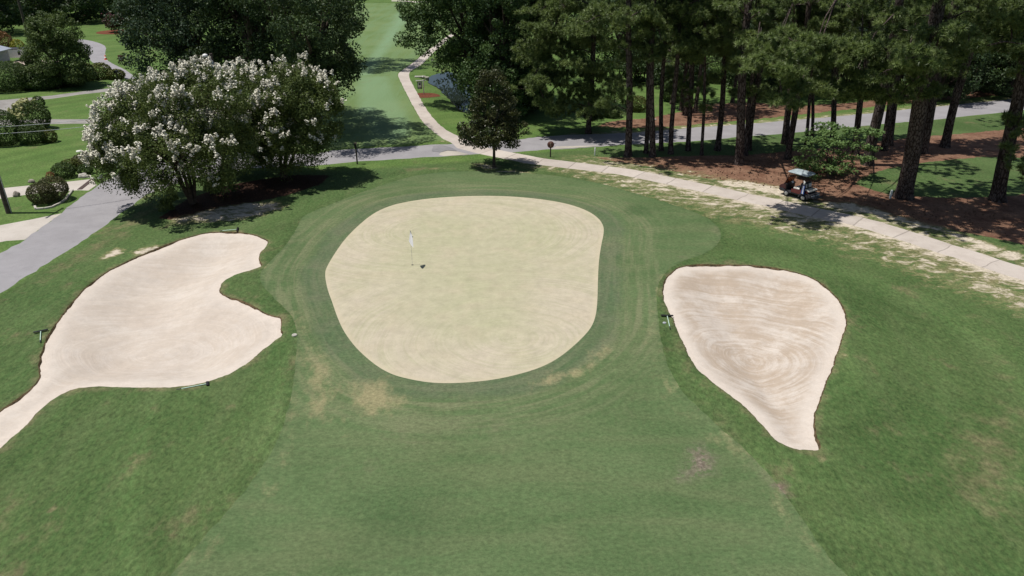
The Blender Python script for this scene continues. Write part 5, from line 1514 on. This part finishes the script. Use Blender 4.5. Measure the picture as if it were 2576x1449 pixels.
# ------------------------------------------------------------------ stones, edging, drain
def stone(px, py, wpx, h, mat, label, seed):
    b = G3(px, py)
    k = MPP(b.y)
    bm = bmesh.new(); bmesh.ops.create_icosphere(bm, subdivisions=3, radius=1)
    for v in bm.verts:
        n = mnoise.noise(v.co * 1.3 + Vector((seed, 0, 0))) * .35 + mnoise.noise(v.co * 3.5 + Vector((seed, 4, 0))) * .1
        v.co *= 1 + n
        v.co = Vector((v.co.x * wpx * k * .5, v.co.y * wpx * k * .38, max(-.05, v.co.z * h + h * .45)))
    me = bpy.data.meshes.new('rock'); bm.to_mesh(me); bm.free()
    me.polygons.foreach_set('use_smooth', [True] * len(me.polygons)); me.materials.append(mat)
    tag(link('rock', me, None, b), label, 'rock')
stone(42, 494, 17, .28, M_stone, 'brown rock on the grass strip left of the big round shrub', 1)
stone(80, 459, 16, .20, M_stone, 'tan rock on the lawn edge beside the concrete driveway', 2)
stone(210, 446, 24, .24, M_pale_stone, 'flat pale rock in front of the driveway shrub bed', 3)
stone(1646, 302, 12, .1, M_pale_stone, 'small pale rock across the road by the first pines', 4)
def culvert():
    b = G3(1057, 195.5)
    m = MB(); m.box((0, 0, .10), (1.5, .5, .26), bev=.05); m.box((.95, -.15, .0), (.5, .5, .3), bev=.05)
    tag(m.build('culvert_headwall', M_pale_stone, None, b), 'pale stone culvert headwall at the edge of the pond', 'culvert')
culvert()
def edging():
    line = [G3(*p) for p in ((88, 520), (91, 527), (112, 526), (134, 522), (136, 520), (150, 514), (166, 504), (183, 480))]
    m = MB()
    for i in range(len(line) - 1):
        a, b = line[i], line[i + 1]
        L = (b - a).length; n = max(1, int(L / .45))
        for q in range(n):
            c = a.lerp(b, (q + .5) / n)
            m.box((c.x, c.y, .05), (L / n * .92, .16, .15), math.atan2(b.y - a.y, b.x - a.x), bev=.025)
    tag(m.build('bed_edging', M_pale_stone), 'low stone edging round the bed of the big round shrub', 'edging')
    m = MB(); a, b = G3(200, 477), G3(233, 451)
    c = (a + b) * .5
    m.box((c.x, c.y, .006), ((b - a).length, .34, .02), math.atan2(b.y - a.y, b.x - a.x))
    tag(m.build('drain_strip', simple('rusty_grate', (.075, .052, .046), .8, .3, 14)), 'dark metal drain strip across the concrete driveway', 'drain')
edging()

# ------------------------------------------------------------------ utility poles and wires
def upole(px, py, h, r, label, extra):
    b = G3(px, py)
    root = empty('utility_pole', b, 0, label, 'utility pole', 'utility poles')
    m = MB(); m.tube([(0, 0, -.3), (0, 0, h * .5), (0, 0, h)], [r, r * .85, r * .7], 14); m.build('pole', M_pole, root)
    extra(root, h, r)
    return b
def e_left(root, h, r):
    m = MB(); m.box((0, 0, h - .4), (.12, 2.2, .13), bev=.01); m.build('crossarm', M_wood, root)
    m = MB(); m.tube([(r * .95, -.02, 0), (r * .9, -.02, 3.2)], .035, 6); m.build('conduit', M_galv, root)
def e_lamp(root, h, r):
    m = MB(); m.tube([(0, 0, h - .5), (-.10, -.5, h - .05), (-.05, -.9, h + .02)], .03, 7); a = m.build('lamp_arm', M_galv, root)
    m = MB(); m.lathe([(.05, .12), (.15, .08), (.2, 0), (.17, -.1), (.05, -.13)], (-.04, -1.0, h + .0), 12); m.build('lamp_head', M_white, a)
    m = MB(); m.lathe([(.2, 0), (.22, .1), (.22, .55), (.18, .62)], (.0, -.34, h - 1.1), 14); m.build('transformer', M_galv, root)
def e_trans(root, h, r):
    m = MB(); m.box((0, 0, h - .5), (2.2, .12, .14), bev=.01); m.build('crossarm', M_wood, root)
    m = MB(); m.lathe([(.30, 0), (.34, .1), (.34, .95), (.26, 1.05)], (-.05, -.52, h - 2.6), 16); t = m.build('transformer', M_white, root)
    m = MB(); m.lathe([(.07, 0), (.10, .12), (.07, .35)], (-.05, -.52, h - 1.52), 10); m.build('bushing', M_white, t)
bL = upole(23, 536, 9.5, .19, 'tall wooden utility pole at the left edge beside the nearest driveway', e_left)
bS = upole(586, 453, 9.7, .16, 'utility pole with a lamp, rising through the crape myrtles', e_lamp)
bT = upole(93, 170, 12.5, .2, 'far utility pole with a white transformer at the upper left', e_trans)
def wire(a, b, sag, label, r=.014):
    n = 18
    p = [a.lerp(b, i / n) - Vector((0, 0, sag * 4 * (i / n) * (1 - i / n))) for i in range(n + 1)]
    m = MB(); m.tube(p, r, 5)
    tag(m.build('power_line', M_galv), label, 'power line', 'power lines over the left lawn')
pL, pS = A(-60, 331, bL.y), A(546, 258, bS.y)
wire(Vector((bL.x, bL.y, 6.0)), Vector((bS.x, bS.y, 6.4)), .35, 'upper power line sloping across the hydrangea shrub to the lamp pole')
wire(Vector((bL.x, bL.y, 5.55)), Vector((bS.x, bS.y, 5.9)), .35, 'lower power line sloping across the left lawn to the lamp pole')
wire(Vector((bT.x, bT.y, 12.0)), Vector((bT.x + 45, bT.y + 30, 9.5)), 1.2, 'far power line running right from the transformer pole', .02)

# ------------------------------------------------------------------ trailer and shed at the upper left
def trailer():
    b = G3(57, 152)
    root = empty('utility_trailer', b, R(12), 'white box trailer parked in front of the bright yellow shrub', 'trailer')
    m = MB(); m.prism([(-1.3, .55), (1.3, .55), (1.45, 1.0), (1.45, 1.75), (-1.45, 1.75), (-1.45, 1.0)], -.9, .9); m.build('body', M_white, root)
    m = MB(); m.box((0, 0, 1.80), (2.95, 1.86, .10), bev=.02); m.build('rim', M_dkgrey, root)
    m = MB(); m.box((.15, -.93, 1.2), (.34, .03, .5)); m.build('plate', M_dkgrey, root)
    for s in (-.8, .8):
        m = MB(); m.lathe([(.2, -.1), (.32, -.1), (.34, 0), (.32, .1), (.2, .1)], (.5, s, .34), 16, Matrix.Rotation(R(90), 4, 'X')); m.build('wheel', M_rubber, root)
    m = MB(); m.tube([(1.2, 0, .5), (2.4, 0, .45)], .06, 6); m.build('drawbar', M_dkgrey, root)
trailer()
def roofmat(name, col, freq, ang):
    t = NT(name)
    sp = t.n('ShaderNodeSeparateXYZ'); t.put(sp.inputs[0], t.scalev((1, 1, 1), ang))
    s = t.math('SINE', t.mul(sp.outputs[0], freq))
    c = t.mix(t.rng(t.noise(.6, 4), .3, .7), tuple(q * .82 for q in col), tuple(min(1, q * 1.15) for q in col))
    c = t.mix(t.rng(s, .75, 1.0, 0, .4), c, tuple(q * .55 for q in col))
    return t.done(t.bsdf(c, 0.6, t.bump(s, .03, .4)))
def brickmat():
    t = NT('red_brick')
    b = t.n('ShaderNodeTexBrick')
    t.put(b.inputs['Vector'], t.scalev((1, 0, 1))); b.inputs['Scale'].default_value = 5
    b.inputs['Color1'].default_value = (.17, .052, .042, 1); b.inputs['Color2'].default_value = (.23, .075, .06, 1); b.inputs['Mortar'].default_value = (.25, .21, .18, 1)
    mp = t.n('ShaderNodeMapping'); mp.inputs['Rotation'].default_value = (R(90), 0, 0); t.put(mp.inputs['Vector'], t.pos); t.put(b.inputs['Vector'], mp.outputs[0])
    return t.done(t.bsdf(b.outputs[0], .9))
M_glass = simple('dark_window_glass', (.02, .025, .03), .08, .1, spec=.6)
def house(px, Y, W, D, hw, hr, wall, roof, rz, label, nwin, chim=False, name='house', porch=False, door=True):
    x = A(px, 150, Y).x
    root = empty(name, (x, Y, 0), rz, label, 'house' if name == 'house' else 'shed', 'houses behind the pines' if name == 'house' else None)
    m = MB(); m.box((0, 0, hw / 2), (W, D, hw)); m.prism([(-W / 2 + .0, hw), (W / 2, hw), (0, hw + hr - .15)], -D / 2 + .003, D / 2 - .003); m.build('wall', wall, root)
    ov = .5
    for s in (1, -1):
        a = math.atan2(hr, W / 2)
        L = math.hypot(W / 2, hr) + ov
        m = MB(); m.box((s * (W / 4 + ov * .35), 0, hw + hr / 2 - ov * .32 + .10), (L, D + 2 * ov, .14), M=Matrix.Rotation(s * a, 4, 'Y')); m.build('roof', roof, root)
        m = MB(); m.box((s * (W / 4 + ov * .35), -D / 2 - ov - .06, hw + hr / 2 - ov * .32 + .02), (L, .08, .24), M=Matrix.Rotation(s * a, 4, 'Y')); m.build('bargeboard', M_white, root)
    for i in range(nwin):
        wx = -W / 2 + W * (i + .5) / nwin
        if door and i == nwin // 2:
            m = MB(); m.box((wx, -D / 2 - .03, 1.05), (1.0, .10, 2.1), bev=.01); d = m.build('door', M_white, root)
            m = MB(); m.lathe([(.04, 0), (.05, .03), (.01, .06)], (wx + .36, -D / 2 - .08, 1.0), 8, Matrix.Rotation(R(90), 4, 'X')); m.build('handle', M_steel, d)
            continue
        m = MB()
        for dx in (-.62, .62): m.box((wx + dx, -D / 2 - .02, 1.55), (.10, .10, 1.5))
        for dz in (.85, 2.25): m.box((wx, -D / 2 - .02, dz), (1.14, .10, .10))
        f = m.build('window', M_white, root)
        m = MB(); m.box((wx, -D / 2 - .003, 1.55), (1.14, .03, 1.3)); m.build('pane', M_glass, f)
        m = MB(); m.box((wx, -D / 2 - .05, .74), (1.5, .18, .08)); m.build('sill', M_white, f)
    if chim:
        m = MB(); m.box((W * .22, D * .1, hw + hr * .7), (.8, .7, hr * 1.1)); m.build('chimney', wall, root)
    if porch:
        for i in range(4):
            m = MB(); m.box((-W / 2 + W * i / 3 * .94 + .25, -D / 2 - 1.8, 1.4), (.2, .2, 2.8)); m.build('porch_post', M_white, root)
        m = MB(); m.box((0, -D / 2 - 1.1, 2.9), (W, 2.0, .14), M=Matrix.Rotation(R(6), 4, 'X')); m.build('porch_roof', roof, root)
    return root
M_brick = brickmat()
house(1755, 131, 15, 9, 3.0, 3.0, M_brick, simple('dull_red_roof', (.20, .05, .05), .8, .2, 2), R(4), 'red brick house with a dull red roof beyond the lawn', 5, True)
house(2150, 108, 13, 9, 3.0, 3.4, simple('blue_grey_siding', (.30, .35, .39), .8, .1, 3), roofmat('slate_shingle', (.20, .215, .25), 9, 0), R(-8), 'grey blue house with white gable trim behind the pines', 4, False, porch=True)
house(2450, 122, 14, 9, 3.0, 3.2, simple('cream_siding', (.52, .48, .42), .8, .1, 3), roofmat('grey_shingle', (.19, .19, .20), 9, 0), R(-16), 'cream house at the far upper right behind the dark trees', 4, False)
house(-40, 110, 4.2, 5.5, 2.3, .55, simple('metal_siding', (.30, .32, .35), .6, .1, 3), roofmat('standing_seam_roof', (.33, .37, .43), 16, 0), R(4), 'low shed with a blue grey metal roof at the left edge', 2, name='shed', door=False)

# ------------------------------------------------------------------ road patches, pine cones, fallen twigs
def patch(name, pts, mat, label, z=.006):
    P = [Vector((*G(x, y), z)) for x, y in pts]
    me = bpy.data.meshes.new(name); me.from_pydata([tuple(p) for p in P], [], [tuple(range(len(P)))]); me.materials.append(mat)
    o = link(name, me); tag(o, label, kind='structure')
M_patch = mat_paving('dark_patch', (.14, .14, .15), (.19, .19, .20), (.10, .10, .11))
M_patch2 = mat_paving('pale_patch', (.40, .37, .32), (.50, .46, .40), (.33, .29, .25))
patch('road_patch', [(1365, 360), (1384, 358.5), (1400, 360), (1394, 363), (1372, 364), (1362, 362.5)], M_patch, 'dark asphalt patch behind the round sign')
patch('road_patch', [(1349, 361.5), (1362, 360.8), (1361, 363.5), (1350, 364)], M_patch2, 'small white road patch beside the dark one')
patch('road_patch', [(1103, 393), (1108, 384), (1125, 379), (1150, 381), (1180, 388.5), (1150, 391)], M_patch2, 'buff apron patch where the path meets the road')
patch('road_patch', [(1086, 380), (1090, 367), (1110, 364), (1138, 372), (1150, 380), (1125, 378), (1108, 383)], mat_paving('cracked_patch', (.21, .21, .22), (.27, .26, .27), (.13, .13, .14), .9), 'cracked darker asphalt beside the path crossing')
patch('road_patch', [(1385, 375.5), (1400, 368), (1460, 367), (1520, 366), (1440, 372.5)], M_patch2, 'buff sandy shoulder beside the round sign')
def cones():
    rng = np.random.default_rng(12)
    base = MB(); base.lathe([(.01, 0), (.028, .012), (.036, .03), (.028, .055), (.008, .085)], (0, 0, 0), 7)
    V0 = np.array(base.v); F0 = [f for f in base.f]
    V, F = [], []
    Q = np.asarray(poly((1560, 402), (1700, 412), (1900, 405), (2100, 500), (2300, 520), (2576, 540), (2576, 605), (2450, 585), (2200, 535), (1975, 480), (1700, 435)))
    n = 0
    while n < 260:
        p = np.array((rng.uniform(Q[:, 0].min(), Q[:, 0].max()), rng.uniform(Q[:, 1].min(), Q[:, 1].max())))
        if not inside(p[None], Q)[0]: continue
        s = .8 + .9 * rng.random(); a = rng.random() * 6.28
        M = np.array(Matrix.Rotation(a, 3, 'Z') @ Matrix.Rotation(1.4, 3, 'X'))
        v = (V0 * s) @ M.T + np.array((p[0], p[1], .04))
        F += [tuple(i + len(V) for i in f) for f in F0]; V += [tuple(q) for q in v]; n += 1
    me = bpy.data.meshes.new('pine_cones'); me.from_pydata(V, [], F); me.materials.append(M_wood)
    me.materials.clear(); me.materials.append(simple('cone_brown', (.11, .065, .042), .9))
    o = link('pine_cones', me); tag(o, 'pine cones scattered over the straw beds', kind='stuff')
cones()
